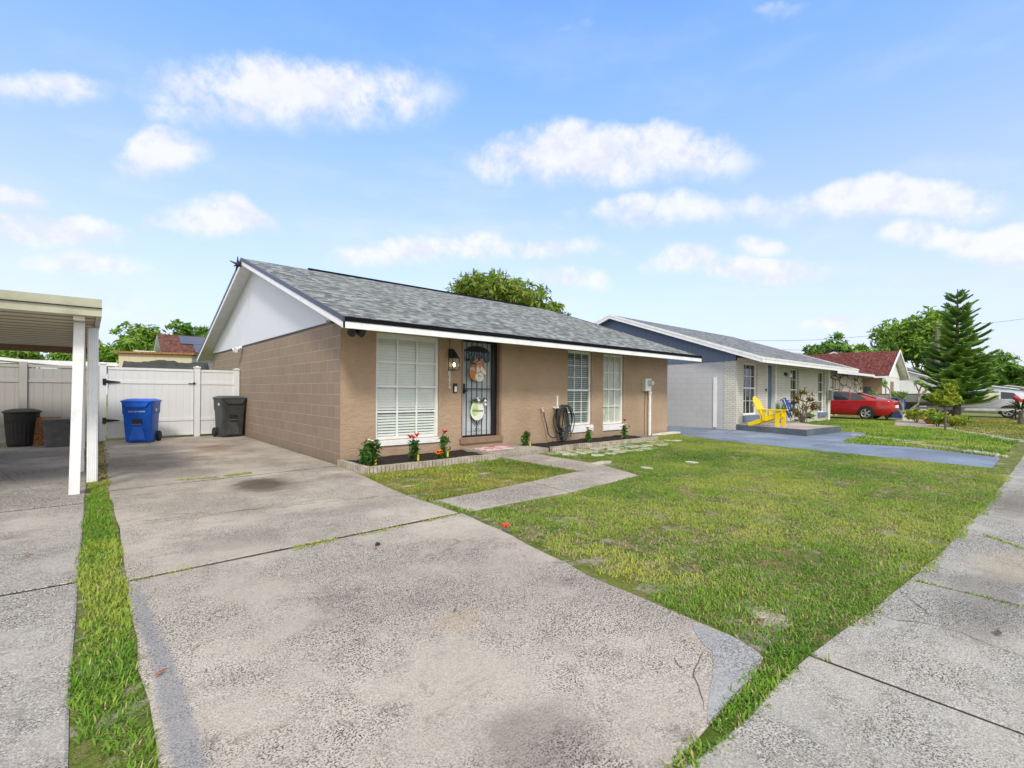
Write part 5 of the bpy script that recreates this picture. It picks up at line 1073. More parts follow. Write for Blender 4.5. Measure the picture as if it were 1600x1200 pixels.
prof_w = {'parked_car': [[(1.02,.98),(1.75,.98),(1.75,1.36),(1.45,1.30)], [(1.80,.98),(2.75,.97),(2.75,1.36),(2.4,1.41),(1.80,1.37)], [(2.82,.97),(3.75,.96),(3.2,1.28),(2.82,1.35)]],
          'parked_suv': [[(.45,1.08),(1.25,1.08),(1.25,1.48),(.75,1.42)], [(1.32,1.08),(2.3,1.06),(2.3,1.52),(1.32,1.49)], [(2.38,1.06),(3.5,1.04),(2.95,1.42),(2.38,1.51)]]}
o, body, xc, sp, ra = car('parked_car', 'shiny red sedan parked nose in before the stone faced house', 29.5, 5.35, 'car_red',
    [(0,.42,.86,.88,.66,.55),(.06,.26,.92,.95,.80,.62),(.22,.22,.97,1.02,.88,.66),(.70,.20,.97,1.10,.91,.64),(1.1,.20,.965,1.24,.915,.62),(1.6,.20,.96,1.37,.915,.61),(2.3,.20,.96,1.44,.915,.62),(2.9,.20,.95,1.42,.915,.61),(3.4,.20,.94,1.25,.915,.63),(3.85,.20,.93,1.02,.91,.68),(4.4,.22,.82,.90,.89,.66),(4.7,.24,.72,.80,.80,.6),(4.86,.35,.62,.68,.6,.45)])
for side in (-1, 1):
    m = MB(); m.loft([[(xc+side*(h_), 5.35+s, z) for z in (zc-.06, zc+.07)] + [(xc+side*(h_-.14), 5.35+s-.03, z) for z in (zc+.07, zc-.06)] for s, h_, zc in ((.02,.74,.84),(.12,.86,.85),(.42,.915,.86))]); P('tail_light', m, 'red_lens', body)
    m = MB(); m.box(min(xc+side*.93, xc+side*1.06), max(xc+side*.93, xc+side*1.06), 5.35+3.25, 5.35+3.40, .95, 1.07); P('mirror', m, 'car_red', body)
    for s in (1.95, 2.85): m = MB(); m.box(xc+side*.895, xc+side*.925, 5.35+s, 5.35+s+.17, .845, .87) if side > 0 else m.box(xc-.925, xc-.895, 5.35+s, 5.35+s+.17, .845, .87); P('door_handle', m, 'car_red', body)
m = MB(); m.add([(xc-.62,5.35+.72,1.10),(xc+.62,5.35+.72,1.10),(xc+.56,5.35+1.55,1.375),(xc-.56,5.35+1.55,1.375)], [(0,1,2,3)]); P('rear_window', m, 'car_glass', body)
m = MB(); m.box(xc-.26, xc+.26, 5.30, 5.352, .60, .74); P('number_plate', m, 'white_paint', body)
m = MB(); m.box(xc-.80, xc+.80, 5.33, 5.50, .27, .42); P('bumper', m, 'black_plastic', body)
o, body, xc, sp, ra = car('parked_suv', 'silver hatchback car behind the bow of the boat at the right', 38.9, .9, 'car_silver',
    [(0,.45,.95,1.0,.72,.6),(.08,.30,1.05,1.30,.86,.62),(.30,.24,1.08,1.46,.90,.64),(.8,.22,1.08,1.57,.915,.65),(1.6,.22,1.07,1.62,.92,.66),(2.4,.22,1.06,1.62,.92,.65),(3.0,.22,1.05,1.48,.92,.65),(3.6,.22,1.02,1.12,.91,.70),(4.2,.25,.90,.98,.89,.66),(4.5,.35,.7,.78,.7,.5)], wh=(.95,3.6), r=.34)
for side in (-1, 1): m = MB(); m.loft([[(xc+side*h_, .9+s, z) for z in (zc-.07, zc+.09)] + [(xc+side*(h_-.14), .9+s-.03, z) for z in (zc+.09, zc-.07)] for s, h_, zc in ((.02,.80,.95),(.15,.90,.96),(.62,.925,1.0))]); P('tail_light', m, 'red_lens', body)
# boat on trailer, bow to the street
BX = 37.0
BT = thing('boat', 'cream fishing boat with olive stripes on a trailer behind the dark pine', 'boat', (BX, 4.8, 0)); rings = []
for (s, hw, zk, zs) in ((0,.95,.62,1.28),(1.5,1.02,.60,1.30),(3.2,1.0,.62,1.33),(4.4,.80,.70,1.37),(5.2,.42,.86,1.42),(5.6,.05,1.12,1.46)):
    y = 7.7-s; rings.append([(BX-hw,y,zs),(BX-hw*1.0,y,zs-.06),(BX-hw*.93,y,zk+.25),(BX-hw*.55,y,zk+.06),(BX,y,zk),(BX+hw*.55,y,zk+.06),(BX+hw*.93,y,zk+.25),(BX+hw,y,zs-.06),(BX+hw,y,zs)])
m = MB(); m.loft(rings); hull = P('hull', m, 'boat_hull', BT, True)
m = MB(); m.loft([[(BX-hw-.02,7.7-s,zs-.02),(BX-hw-.02,7.7-s,zs+.02),(BX+hw+.02,7.7-s,zs+.02),(BX+hw+.02,7.7-s,zs-.02)] for (s, hw, zs) in ((0,.95,1.28),(1.5,1.02,1.30),(3.2,1.0,1.33),(4.4,.80,1.37),(5.2,.42,1.42),(5.6,.05,1.46))]); P('gunwale', m, 'boat_dark', hull)
m = MB(); m.tube([(BX-1.035,4.9,.80),(BX-.99,4.2,.92),(BX-.89,3.5,1.10),(BX-.72,2.95,1.30)], [.01,.04,.05,.02], 5); P('stripe', m, 'boat_olive', hull)
m = MB(); m.tube([(BX-1.0,4.6,.72),(BX-.93,3.9,.80),(BX-.83,3.3,1.0),(BX-.62,2.75,1.28)], [.01,.05,.05,.02], 5); P('stripe', m, 'boat_dark', hull)
m = MB(); m.loft([rrect(.30,.42,.08,z,BX,y_) for z, y_ in ((1.35,7.95),(1.5,7.97),(1.75,7.95))]); m.box(BX-.06, BX+.06, 7.85, 8.02, .6, 1.35); P('outboard_motor', m, 'boat_dark', BT, True)
m = MB(); m.box(BX-.25, BX+.25, 4.4, 4.9, 1.3, 1.75); P('console', m, 'boat_dark', BT)
TR = thing('boat_trailer', 'long galvanised boat trailer carrying the cream boat', 'trailer', (BX, 4.0, 0)); 
for s_ in (-1, 1): m = MB(); m.beam((BX+s_*.85,7.9,.50),(BX+s_*.85,3.4,.50),.07,.12); m.beam((BX+s_*.85,3.4,.50),(BX,1.0,.50),.07,.12); P('frame_rail', m, 'alu', TR)
for s_ in (-1, 1):
    wheel(TR, BX+s_*1.03, 5.95, .31, s_, .18, 5, 'white_paint'); m = MB(); m.prism([(5.95+.42*math.cos(math.pi*k/10), .36+.40*math.sin(math.pi*k/10)) for k in range(11)], (BX+s_*1.03-.12, BX+s_*1.03+.12), 'x'); P('mudguard', m, 'boat_dark', TR)
m = MB(); m.box(BX-.04, BX+.04, .9, 1.02, .05, .75); P('jockey_wheel', m, 'black_metal', TR)
# ================================================================== TREES
tree('tree', 'broad leafy tree above the roof ridge of the tan house', (19.6,23.0,0), 9, (3.9,3.4,2.35), 6.5, 14000, .17, 'leaves_mango', lobes=46, lobe_r=.36, droop=.8)
tree('tree', 'dense round green tree left of the rust red roof', (3.6,49,0), 7, (3.2,2.6,2.3), 4.5, 5000, .22, 'leaves_light', lobes=20)
tree('tree', 'low green tree rising behind the carport posts', (-.2,46,0), 5, (2.4,2.2,1.9), 3.2, 2800, .22, 'leaves_light', lobes=14)
tree('tree', 'dark green tree directly behind the solar panels', (7.6,50.5,0), 8, (3.0,2.6,2.0), 5.6, 3600, .24, 'leaves', lobes=16)
tree('tree', 'low bushy tree between the two larger trees behind the shed', (5.6,52,0), 5, (2.4,2,1.4), 4.2, 1600, .24, 'leaves_light', lobes=10)
tree('tree', 'small tree seen far under the carport ceiling near the post', (-2.6,38,0), 5, (1.5,1.4,.9), 2.9, 900, .2, 'leaves_light', lobes=8)
tree('tree', 'tiny tree top seen under the carport beside the white gable', (-4.6,47,0), 5, (1.2,1.4,.8), 3.3, 500, .2, 'leaves_light', lobes=6)
tree('tree', 'tall light green tree directly left of the dark pine', (ray(1432,612)[0]*58, ray(1432,612)[1]*58, 0), 12, (5.0,5.0,4.6), 7.0, 14000, .30, 'leaves_light', lobes=34, lobe_r=.38)
tree('tree', 'small round tree above the red roof of the stone faced house', (70,18.6,0), 8, (3.3,3.4,2.6), 5.9, 4000, .34, 'leaves', lobes=14)
tree('tree', 'light leafy tree between the red roof peak and the tall tree', (66,13.6,0), 7, (2.2,2.4,2.4), 4.8, 2200, .3, 'leaves_light', lobes=9)
for i, (px, d_, h, r_, m_, lb) in enumerate(((1500,64,5.6,4.2,'leaves','dark tree right behind the pine trunk'),(1548,62,6.4,4.0,'leaves','dark tree right of the pine'),(1588,60,5.2,3.6,'leaves','dark tree at the right edge of the distant row'),(1625,60,5.0,4,'leaves','tree just beyond the right edge of the distant row'),(1455,80,5.4,4.2,'leaves','tree low behind the tall light tree'),(1420,74,5.0,3.6,'leaves_light','tree low at the left of the distant row'))):
    q = ray(px, 612); tree('tree', lb, (q[0]*d_, q[1]*d_, 0), h, (r_, r_, h*.52), h*.55, 3800, .36, m_, lobes=16)
# norfolk island pine
NPX, NPY = 34.6, 3.55
NP = thing('norfolk_pine', 'tall dark tiered pine tree standing before the boat', 'tree', (NPX, NPY, 0)); mb = MB(); mb.tube([(NPX,NPY,-.05),(NPX+.03,NPY,3),(NPX-.02,NPY,6.9)], [.19,.11,.02], 9); P('trunk', mb, 'bark', NP, True)
Vs = []; Fs = []; T = []; base_i = 0
def cone_seg(p0, p1, r0, r1, tint, n=5):
    global base_i
    d = p1-p0; d = d/np.linalg.norm(d); a = np.cross(d, [0.1,.3,1]); a /= np.linalg.norm(a); b = np.cross(d, a); an = np.arange(n)*2*np.pi/n
    ring = np.cos(an)[:,None]*a+np.sin(an)[:,None]*b; Vs.append(p0+ring*r0); Vs.append(p1+ring*r1)
    for k in range(n): Fs.append((base_i+k, base_i+(k+1)%n, base_i+n+(k+1)%n, base_i+n+k)); T.append(tint+random.uniform(-.08,.08))
    base_i += 2*n
zt_ = [.95+.30*k if k < 10 else 3.95+.36*(k-10) for k in range(18)]
for ti, z in enumerate(zt_):
    u = (z-.9)/6.0; Lb = (1.58*(1-u)**.62+.22)*(1 if z > 1.3 else .82); nb = 8 if u < .45 else 6 if u < .8 else 5
    for k in range(nb):
        a = 2*math.pi*k/nb+ti*1.1+random.uniform(-.2,.2); L = Lb*random.uniform(.78,1.1); zz = z+random.uniform(-.09,.09); up = .12+.42*u
        if random.random() < .06: continue
        pts = []
        for j in range(7): t_ = j/6; pts.append(np.array([NPX+math.cos(a)*L*t_, NPY+math.sin(a)*L*t_, zz+L*(up*t_-.10*math.sin(t_*3.1)*(1-u)+.12*t_*t_)]))
        for j in range(6): cone_seg(pts[j], pts[j+1], .045-.004*j, .041-.004*j, .35)
        tdir = np.array([-math.sin(a), math.cos(a), 0]); ns = max(5, int(L/.085))
        for j in range(ns):
            t_ = .12+.86*j/ns; i_ = int(t_*6); p = pts[i_]+(pts[min(i_+1,6)]-pts[i_])*(t_*6-i_)
            ll = L*(.36 if u < .45 else .30)*(math.sin(min(1,t_*1.15+.12)*2.6)**.7 if t_ < .97 else .3)*random.uniform(.8,1.15)+.05
            for s_ in (-1, 1):
                dd = tdir*s_*.8+np.array([math.cos(a), math.sin(a), 0])*.62; dd = dd/np.linalg.norm(dd); q1 = p+dd*ll*.55+np.array([0,0,ll*.02]); q2 = p+dd*ll+np.array([0,0,ll*.22])
                cone_seg(p, q1, .030, .034, .35+.25*t_, 4); cone_seg(q1, q2, .034, .010, .55+.30*t_, 4)
np_mesh('crown', np.concatenate(Vs), np.array(Fs), np.clip(np.array(T),0,1), 'leaves_pine', NP)
# plumeria with bare forked limbs
q = ray(1412, 640); PL = (q[0]*26, q[1]*26, 0)
PM = thing('plumeria_tree', 'bare forked plumeria tree with leaf tufts beside the red car', 'tree', PL); mb = MB(); tips = []
def limb(p, d, L, r, dep):
    e = p+d*L; m_ = p+d*L*.5+Vector((random.uniform(-.04,.04), random.uniform(-.04,.04), .03)); mb.tube([p, m_, e], [r, r*.85, r*.72], 6)
    if dep == 0: tips.append(e); return
    for k in range(2 if dep < 3 else 3):
        a = random.uniform(0, 6.28); sp_ = random.uniform(.45, .75); nd2 = (d+Vector((math.cos(a)*sp_, math.sin(a)*sp_, random.uniform(.0,.25)))).normalized(); limb(e, nd2, L*random.uniform(.62,.85), r*.7, dep-1)
limb(Vector(PL), Vector((.02,.08,1)), .55, .09, 3)
for s_ in (1, -1): limb(Vector((PL[0], PL[1], .15)), Vector((.1, s_*.75, .8)).normalized(), .85, .075, 2)
P('trunk', mb, 'bark_pale', PM, True); C = np.concatenate([np.array(e)+rng.normal(size=(5,3))*.06 for e in tips]); V, Fc = leaf_faces(C, .13, (C-np.repeat(np.array([tuple(t_) for t_ in tips]),5,0))*6, elong=2.2); np_mesh('leaves', V, Fc, rng.random(len(C)), 'leaves_light', PM)
q = ray(1401, 630); bx_, by_ = q[0]*27, q[1]*27
mb = MB(); mb.loft([[(bx_+r*math.cos(k*.7854), by_+r*math.sin(k*.7854), z) for k in range(8)] for r, z in ((.36,.35),(.40,.7),(.37,1.08))]); mb.box(bx_-.3, bx_+.3, by_-.3, by_+.3, 0, .36); tag(mb.build('barrel', 'tarp_blue', org=(bx_,by_,0)), 'blue barrel behind the forked plumeria tree', 'barrel')
# small street tree, shrubs, planters
def at(px, d_): q = ray(px, 640); return q[0]*d_, q[1]*d_
x, y = gp(1477, 673); tree('tree', 'small leafy tree with slim trunk in the far lawn before the pine', (x, y, 0), 1.7, (.47,.47,.50), 1.2, 1500, .07, 'leaves_yellow', lobes=15, tr=.03, droop=.5)
for px, d_, rx, h, lf_, lb in ((1432,22,.62,.70,'leaves_yellow','clipped yellow green hedge right of the white planter'),(1452,22.3,.55,.68,'leaves_yellow','clipped yellow green hedge joined on the right of the first'),(1488,19.2,.62,.60,'leaves_yellow','low variegated shrub right of the small tree'),(1506,19.6,.50,.50,'leaves_light','low variegated shrub furthest right near the small tree'),(1465,19.4,.45,.55,'leaves_light','low shrub at the left foot of the small tree')):
    x, y = at(px, d_); shrub('shrub', lb, x, y, rx, rx*.9, h, 900, .06, lf_, 12)
x, y = at(1386, 24); shrub('grass_tuft', 'golden ornamental grass tuft behind the red car tail', x, y, .38, .38, .62, 500, .10, 'leaves_croton', 6, cat='plant')
x, y = at(1460, 21); mb = MB(); mb.lathe([(0,0),(.26,0),(.42,.22),(.40,.30),(.34,.30),(.30,.2),(0,.2)], (x,y,0), 18); tag(mb.build('planter_bowl', 'orange_clay', org=(x,y,0), smooth=True), 'shallow orange clay bowl between the far hedges', 'planter')
x, y = at(1418, 23.5); mb = MB(); mb.box(x-.16, x+.16, y-.16, y+.16, 0, .42); mb.box(x-.19, x+.19, y-.19, y+.19, .42, .47); tag(mb.build('planter_box', 'off_white', org=(x,y,0)), 'small white square box left of the clipped hedge', 'planter')
# spiky palm and stand at the right edge
x, y = at(1595, 21); SP = thing('spiky_palm', 'spiky young palm at the right edge of the far lawn', 'palm', (x, y, 0)); mb = MB(); mb.tube([(x,y,0),(x,y,.62)], [.09,.07], 8); P('trunk', mb, 'bark', SP); mb = MB()
for k in range(46):
    a = random.uniform(0,6.28); e = random.uniform(-.3,1.3); d = Vector((math.cos(a)*math.cos(e), math.sin(a)*math.cos(e), math.sin(e))); c = Vector((x,y,.68)); mb.tube([c, c+d*.32, c+d*.62-Vector((0,0,.06))], [.012,.022,.003], 4)
P('fronds', mb, 'leaves_croton', SP)
x, y = at(1587, 25); ST = thing('plant_stand', 'thin black plant stand on a round base near the far right edge', 'stand', (x,y,0)); mb = MB(); mb.lathe([(.24,0),(.24,.07),(0,.09)], (x,y,0), 16); P('base', mb, 'black_metal', ST); mb = MB(); mb.tube([(x,y,.08),(x,y,1.1)], .03, 6); P('pole', mb, 'black_metal', ST); P('bud', MB().ball((x,y,1.15), .14), 'pink_petal', ST, True)
# utility pole and wires
q = ray(1464, 612); ux, uy = q[0]*50, q[1]*50
UP = thing('utility_pole', 'wooden utility pole rising behind the red roofed house', 'pole', (ux, uy, 0)); mb = MB(); mb.tube([(ux,uy,0),(ux,uy,8.75)], [.26,.20], 10); P('pole', mb, 'wood_pole', UP); mb = MB(); mb.box(ux-.9, ux+.9, uy-.08, uy+.08, 8.45, 8.60); mb.tube([(ux+.35,uy,7.2),(ux+.35,uy,8.1)], .22, 10); P('crossarm', mb, 'wood_pole', UP)
def wire(a, b, sag, lb, r=.014):
    a, b = Vector(a), Vector(b); pts = [a.lerp(b, k/24)-Vector((0,0,sag*4*(k/24)*(1-k/24))) for k in range(25)]; mb = MB(); mb.tube(pts, r, 4); tag(mb.build('power_line', 'wire', org=tuple(a)), lb, 'power line')
def at3(px, py, d_): q = ray(px, py); return (q[0]*d_, q[1]*d_, CH+q[2]*d_)
wire((ux,uy,8.5), at3(1140,531,42), .6, 'upper power line running left from the pole over the red roof')
wire((ux,uy,7.1), at3(1190,545,42), .5, 'lower power line running left from the pole')
wire((ux,uy,8.5), at3(1660,488,46), .3, 'power line running right from the pole past the pine tip')
# rear wire posts are outside the photograph
# litter on the paving
def leaf(px, py, s, rot, lb, m='leaf_dry', z=.012):
    x, y = gp(px, py); mb = MB(); c, n = math.cos(rot), math.sin(rot); P_ = [(-s,0,0),(-.3*s,.3*s,.008),(s,0.02,.002),(-.2*s,-.28*s,.006)]
    mb.add([(x+a*c-b*n, y+a*n+b*c, z+h) for a, b, h in P_]+[(x+a*c-b*n, y+a*n+b*c, z+h-.003) for a, b, h in P_], [(0,3,2,1),(4,5,6,7),(0,1,5,4),(1,2,6,5),(2,3,7,6),(3,0,4,7)]); tag(mb.build('fallen_leaf', m, org=(x,y,z)), lb, 'leaf')
leaf(252,1055,.028,.2,'reddish curled leaf on the drive beside the grass strip'); leaf(712,957,.022,.1,'thin brown twig leaf in the middle of the drive','bark'); leaf(1562,992,.045,-.2,'dark brown leaf on the right footpath bay','bark')
leaf(820,871,.02,1,'small tan leaf on the drive near the lawn edge'); leaf(588,858,.03,.6,'tan leaf beside the black spot on the drive'); leaf(46,870,.03,.2,'orange leaf on the neighbouring drive')
x, y = gp(590, 852); tag(MB().ball((x,y,.012), .022, sq=(1,1,.6), jit=.2).build('pebble', 'black_plastic', org=(x,y,0)), 'small black pebble on the middle of the drive', 'pebble')
x, y = gp(790, 828); mb = MB()
for k in range(7): a = k*.9; mb.tube([(x,y,.03),(x+.03*math.cos(a),y+.03*math.sin(a),.05),(x+.04*math.cos(a),y+.04*math.sin(a),.03)],[.006,.011,.003],5)
tag(mb.build('fallen_flower', 'red_petal', org=(x,y,.03)), 'red blossom lying at the lawn edge beside the drive', 'flower')
# ================================================================== GRASS
lawn = [(3.10,4.05),(2.98,3.2),(2.78,2.2),(2.66,1.62),(2.62,1.0),(2.66,.82),(3.48,.76),(4.26,.69),(4.78,.66),(6.19,.62),(8.05,.55),(11.3,.53),(11.80,.66),(12.50,5.0),(13.20,7.3),(13.65,7.78),(12.6,7.85),(11.6,8.0),(11.5,6.95),(10.2,6.25),(8.6,5.95),(7.0,5.95),(6.85,5.2),(6.45,4.2),(4.7,4.05)]
near = [p for p in lawn]
blades('lawn_grass', [near], 6400, .012, .038, .0060, 'grass', bare=.27, spill=.07, label='patchy bright green and yellow lawn in front of the tan house', clump=4.5)
blades('grass_wedge', [[(1.35,.80),(1.5,.87),(1.8,.88),(2.2,.905),(2.5,.94),(2.64,1.0),(2.66,.80),(2.2,.80)]], 9000, .012, .045, .007, 'grass', bare=.1, label='grass wedge between the flared drive corner and the footpath', spill=.02, jitter=.03)
blades('clover', [[(2.98,4.9),(3.0,5.3),(3.16,6.9),(5.9,6.96),(5.92,5.1),(4.7,4.98),(3.02,4.83)]], 2600, .02, .05, .010, 'grass', bare=.75, label='green weed clumps in the dry grass patch before the window bed', clump=2.6)
blades('leaf_litter', [[(.02,8.5),(.24,8.5),(.30,15.3),(-.02,15.3)]], 3500, .02, .05, .012, 'thatch', flat=.5, label='brown leaf litter in the strip beside the carport posts', spill=.02)
blades('grass_patch', [[(2.98,4.9),(3.0,5.3),(3.16,6.9),(5.9,6.96),(5.92,5.1),(4.7,4.98),(3.02,4.83)]], 5200, .012, .04, .007, 'grass_dry', bare=.5, spill=.06, label='sparse dry grass patch between the drive and the window bed', clump=3.5)
blades('lawn_thatch', [near], 1500, .02, .045, .005, 'thatch', bare=.0, flat=.6, label='dead straw coloured clippings lying in the front lawn', clump=3)
blades('grass_strip', [[(.0,.86),(.17,.86),(.19,4.1),(.19,7.8),(.27,8.6),(.05,8.6),(.0,7.1),(-.02,4.3),(-.03,2.0)]], 10500, .015, .048, .0062, 'grass', bare=-.15, spill=.03, label='narrow strip of green grass between the two drives', jitter=.03)
blades('grass_tufts', [[(2.92,4.1),(3.08,4.12),(3.04,4.85),(2.94,4.9)],  [(6.95,5.9),(9.9,5.9),(11.4,6.6),(12.4,7.0),(11.5,7.05),(7.0,7.05)]], 3200, .02, .055, .007, 'grass', bare=.42, label='grass growing in the gaps beside the walk and footpath', jitter=.04)
jt = []; J2 = []
for a, b, w_ in (((200,909),(300,888),.02),((455,858),(528,843),.06),((350,745),(390,739),.08),((275,751),(340,746),.04),((560,838),(712,804),.02),((1265,1020),(1300,1034),.012),((1430,905),(1600,951),.014),((1520,830),(1600,858),.03),((1090,1150),(1200,1060),.03),((560,780),(590,776),.02)):
    A, B = gp(*a), gp(*b); l = math.hypot(B[0]-A[0], B[1]-A[1]); nx_, ny_ = -(B[1]-A[1])/l*w_, (B[0]-A[0])/l*w_; jt.append([(A[0]-nx_,A[1]-ny_),(B[0]-nx_,B[1]-ny_),(B[0]+nx_,B[1]+ny_),(A[0]+nx_,A[1]+ny_)])
blades('joint_weeds', jt, 9000, .010, .035, .008, 'grass', bare=.0, label='small weeds growing in the joints of the paving', jitter=.02, spill=0)
blades('far_lawn_grass', [[(14.1,.75),(15.0,2.2),(14.85,3.7),(19.3,4.1),(19.3,4.9),(20.7,6.4),(20.7,7.3),(27.3,7.3),(29.0,6.2),(28.5,5.2),(24.7,4.5),(24.0,2.9),(19.4,.75)]], 900, .04, .10, .018, 'grass', bare=.05, label='green lawn in front of the white brick house', clump=2.5, jitter=.1)
blades('far_lawn_grass', [[(20,.6),(24.2,2.5),(28.5,3.4),(33,4.2),(36.5,4.5),(36.0,.6)]], 500, .04, .10, .025, 'grass_dry', bare=.1, label='brownish lawn beyond the far footpath', clump=2.5, jitter=.1)
blades('verge_grass', [[(-6,-3.1),(20,-3.1),(20,-.8),(-6,-.8)]], 500, .03, .06, .015, 'grass', bare=.1, label='grass verge between the footpath and the road', clump=2.5)
# pale sand patches in the turf
for i, (px, py, a, b) in enumerate(((1215,968,.16,.07),(1190,955,.10,.08),(640,758,.14,.06),(760,738,.16,.07))):
    x, y = gp(px, py)
    mb = MB(); n = 14; p = [(x+a*math.cos(2*math.pi*k/n)*random.uniform(.75,1.2), y+b*math.sin(2*math.pi*k/n)*random.uniform(.75,1.2)) for k in range(n)]
    mb.add([(x,y,-.002)]+[(u, v, -.011) for u, v in p], [(0, k+1, (k+1)%n+1) for k in range(n)]); tag(mb.build('bare_sand', 'sand'), kind='structure')
# ================================================================== SKY, SUN, CAMERA
S.world = bpy.data.worlds.new('World'); S.world.use_nodes = True
w = NT(S.world.node_tree); w.N.clear(); wo = w.n('ShaderNodeOutputWorld')
SUN_EL, SUN_AZ = R(44), R(212)       # azimuth clockwise from +Y
sky = w.n('ShaderNodeTexSky', sky_type='NISHITA', sun_disc=False, sun_elevation=SUN_EL, sun_rotation=SUN_AZ, air_density=1.0, dust_density=.6, ozone_density=2.0)
d = w.vm('NORMALIZE', w.n('ShaderNodeTexCoord').outputs['Generated'])
x, y, z = w.sep(d)
SKYG = SKY_STRENGTH = .14
base = sky.outputs[0]
# thin veil of haze that thickens towards the horizon
veil = w.m('POWER', w.m('SUBTRACT', 1, w.m('MAXIMUM', z, 0), clamp=True), 2.15)
base = w.mix(1.0, base, w.mix(w.step(z, .25, .62), (.86, 1.00, 1.5, 1), (.64, 1.15, 1.62, 1)), 'MULTIPLY')
base = w.mix(w.m('MULTIPLY', veil, 1.0, clamp=True), base, (3.15, 3.28, 3.80, 1))
wv = w.n('ShaderNodeTexNoise', {'Vector': d, 'Scale': 5.5, 'Detail': 7, 'Roughness': .6}); warp = w.vm('SUBTRACT', wv.outputs['Color'], (.5,.5,.5))
fine = w.noise(d, 11, 8, .62); den = None
clouds = [(480,150,215,62,1.0),(560,140,120,50,.8),(340,195,95,32,.7),(262,250,68,34,1.0),(75,140,110,26,.75),(15,297,50,20,.8),(70,352,120,30,1.0),(330,345,100,30,.9),(940,250,200,48,1.15),(900,225,90,34,.6),(790,262,60,40,.7),
    (1020,335,120,30,.7),(1400,315,150,38,1.05),(1235,325,120,26,.5),(1060,412,58,28,.8),(1185,425,105,22,.8),(1190,385,45,22,.7),(1570,385,80,34,1.0),(1460,375,90,26,.75),(890,440,60,24,.8),(700,385,120,26,.8),(130,408,110,26,.7),(850,390,110,20,.65),(590,404,90,22,.65),(1300,505,50,14,.65),(1200,20,40,12,.3),(900,40,26,16,.3),
    (-300,200,200,60,.9),(1900,260,260,70,1.0),(-700,330,260,50,.8)]
for (px, py, sx, sy, k) in clouds:
    c = Vector(ray(px, py)).normalized(); rt = Vector(ray(px+20, py)).normalized()-c; up = Vector(ray(px, py-20)).normalized()-c
    ku, kv = 20/rt.length, 20/up.length; rt.normalize(); up = (up-rt*up.dot(rt)).normalized()
    dx = w.vm('ADD', w.vm('SUBTRACT', d, tuple(c)), w.n('ShaderNodeVectorMath', {0: warp, 'Scale': .10}, operation='SCALE').outputs[0])
    u = w.m('MULTIPLY', w.vm('DOT_PRODUCT', dx, tuple(rt)), ku/sx*.84); v = w.m('MULTIPLY', w.vm('DOT_PRODUCT', dx, tuple(up)), kv/sy*.84)
    vu = w.m('MAXIMUM', v, 0); vl = w.m('MINIMUM', v, 0)
    q = w.m('ADD', w.m('MULTIPLY', u, u), w.m('ADD', w.m('MULTIPLY', vu, vu), w.m('MULTIPLY', w.m('MULTIPLY', vl, vl), .8)))
    top = w.m('SUBTRACT', 1.15, q, clamp=True)
    g = w.m('MULTIPLY', w.m('MULTIPLY', top, w.m('ADD', .95, w.m('MULTIPLY', vl, .62))), k, clamp=True)      # fades out towards its base
    den = g if den is None else w.m('MAXIMUM', den, g)
puff = w.m('ADD', w.m('MULTIPLY', w.step(fine, .30, .66), .75), w.m('MULTIPLY', w.step(w.noise(d, 26, 5, .6), .3, .7), .3))
a = w.step(w.m('ADD', w.m('MULTIPLY', den, .95), w.m('MULTIPLY', w.m('MULTIPLY', w.m('SUBTRACT', puff, .52), den, clamp=False), 1.15)), .04, .92)
wisp = w.m('MULTIPLY', w.step(w.noise(w.n('ShaderNodeMapping', {'Vector': d, 'Scale': (1,1,3.5)}).outputs[0], 3.2, 6, .6), .45, .8), w.m('MULTIPLY', veil, .75))
a = w.m('MAXIMUM', w.m('MULTIPLY', a, .90), wisp)
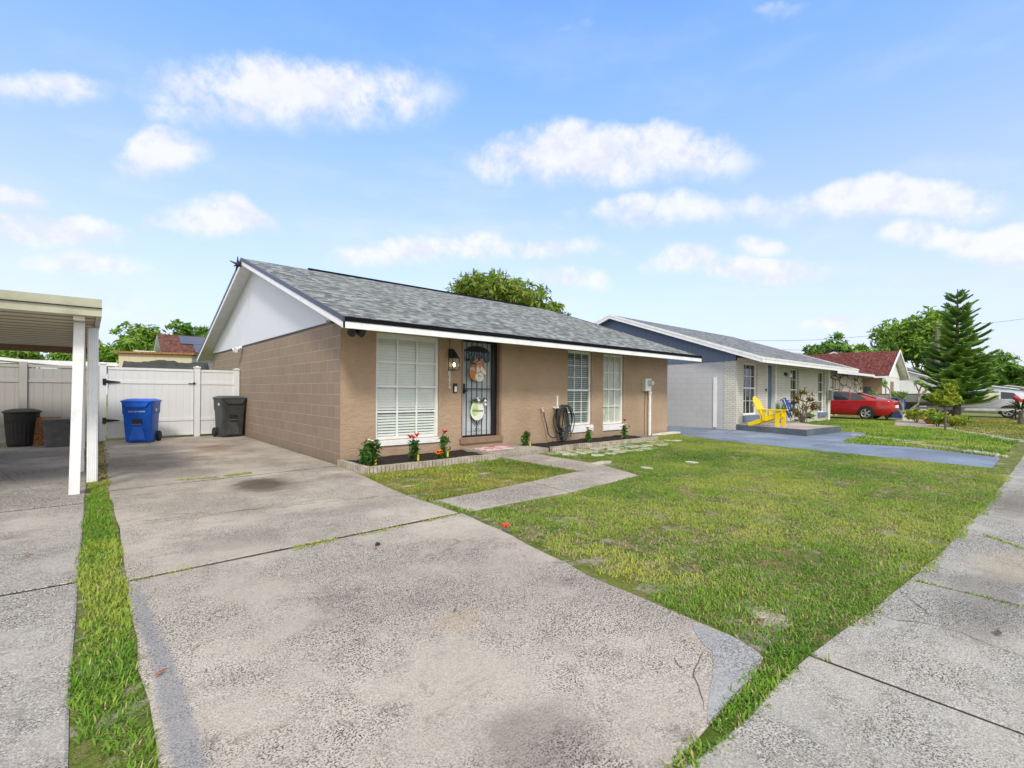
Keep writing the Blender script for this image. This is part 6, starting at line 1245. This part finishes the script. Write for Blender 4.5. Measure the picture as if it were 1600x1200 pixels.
over = w.m('MULTIPLY', w.step(z, .70, .84), w.m('ADD', .55, w.m('MULTIPLY', w.step(fine, .35, .65), .45)))   # added white cloud overhead, out of view, to neutralise the top light
lit = w.step(w.m('SUBTRACT', w.noise(w.vm('ADD', d, (0,0,.035)), 11, 8, .62), fine), -.10, .12)
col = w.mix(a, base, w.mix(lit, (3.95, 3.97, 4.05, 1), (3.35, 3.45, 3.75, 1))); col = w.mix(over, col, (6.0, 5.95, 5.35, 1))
back = w.m('MULTIPLY', w.step(w.m('MULTIPLY', w.vm('DOT_PRODUCT', d, (FW[0], FW[1], 0)), -1), .05, .55), w.step(z, -.05, .1))   # added bright white sky behind the camera, unseen, to light the walls
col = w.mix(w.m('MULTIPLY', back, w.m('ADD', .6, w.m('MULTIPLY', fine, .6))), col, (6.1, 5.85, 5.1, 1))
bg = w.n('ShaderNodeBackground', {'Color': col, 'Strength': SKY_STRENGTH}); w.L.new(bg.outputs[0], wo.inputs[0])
sl_ = bpy.data.lights.new('sun', 'SUN'); sl_.energy = 1.5; sl_.angle = R(10); sl_.color = (1, .945, .83); so = bpy.data.objects.new('sun', sl_); COL.objects.link(so)
sd = Vector((math.sin(SUN_AZ)*math.cos(SUN_EL), math.cos(SUN_AZ)*math.cos(SUN_EL), math.sin(SUN_EL))); so.rotation_euler = sd.to_track_quat('Z', 'Y').to_euler(); so.location = sd*50
cam = bpy.data.cameras.new('camera'); cam.sensor_width = 36; cam.lens = 36*F/1600; cam.shift_y = (CY-600)/1600; cam.clip_start = .05; cam.clip_end = 2000
co = bpy.data.objects.new('camera', cam); COL.objects.link(co); co.location = (0, 0, CH)
co.rotation_euler = (Matrix.Rotation(-YAW, 3, 'Z') @ Matrix.Rotation(R(90), 3, 'X') @ Matrix.Rotation(ROLL, 3, 'Z')).to_euler(); S.camera = co
S.view_settings.view_transform = 'Standard'; S.view_settings.look = 'None'; S.view_settings.exposure = .85; S.view_settings.gamma = 1
S.cycles.max_bounces = 6; S.cycles.transparent_max_bounces = 12
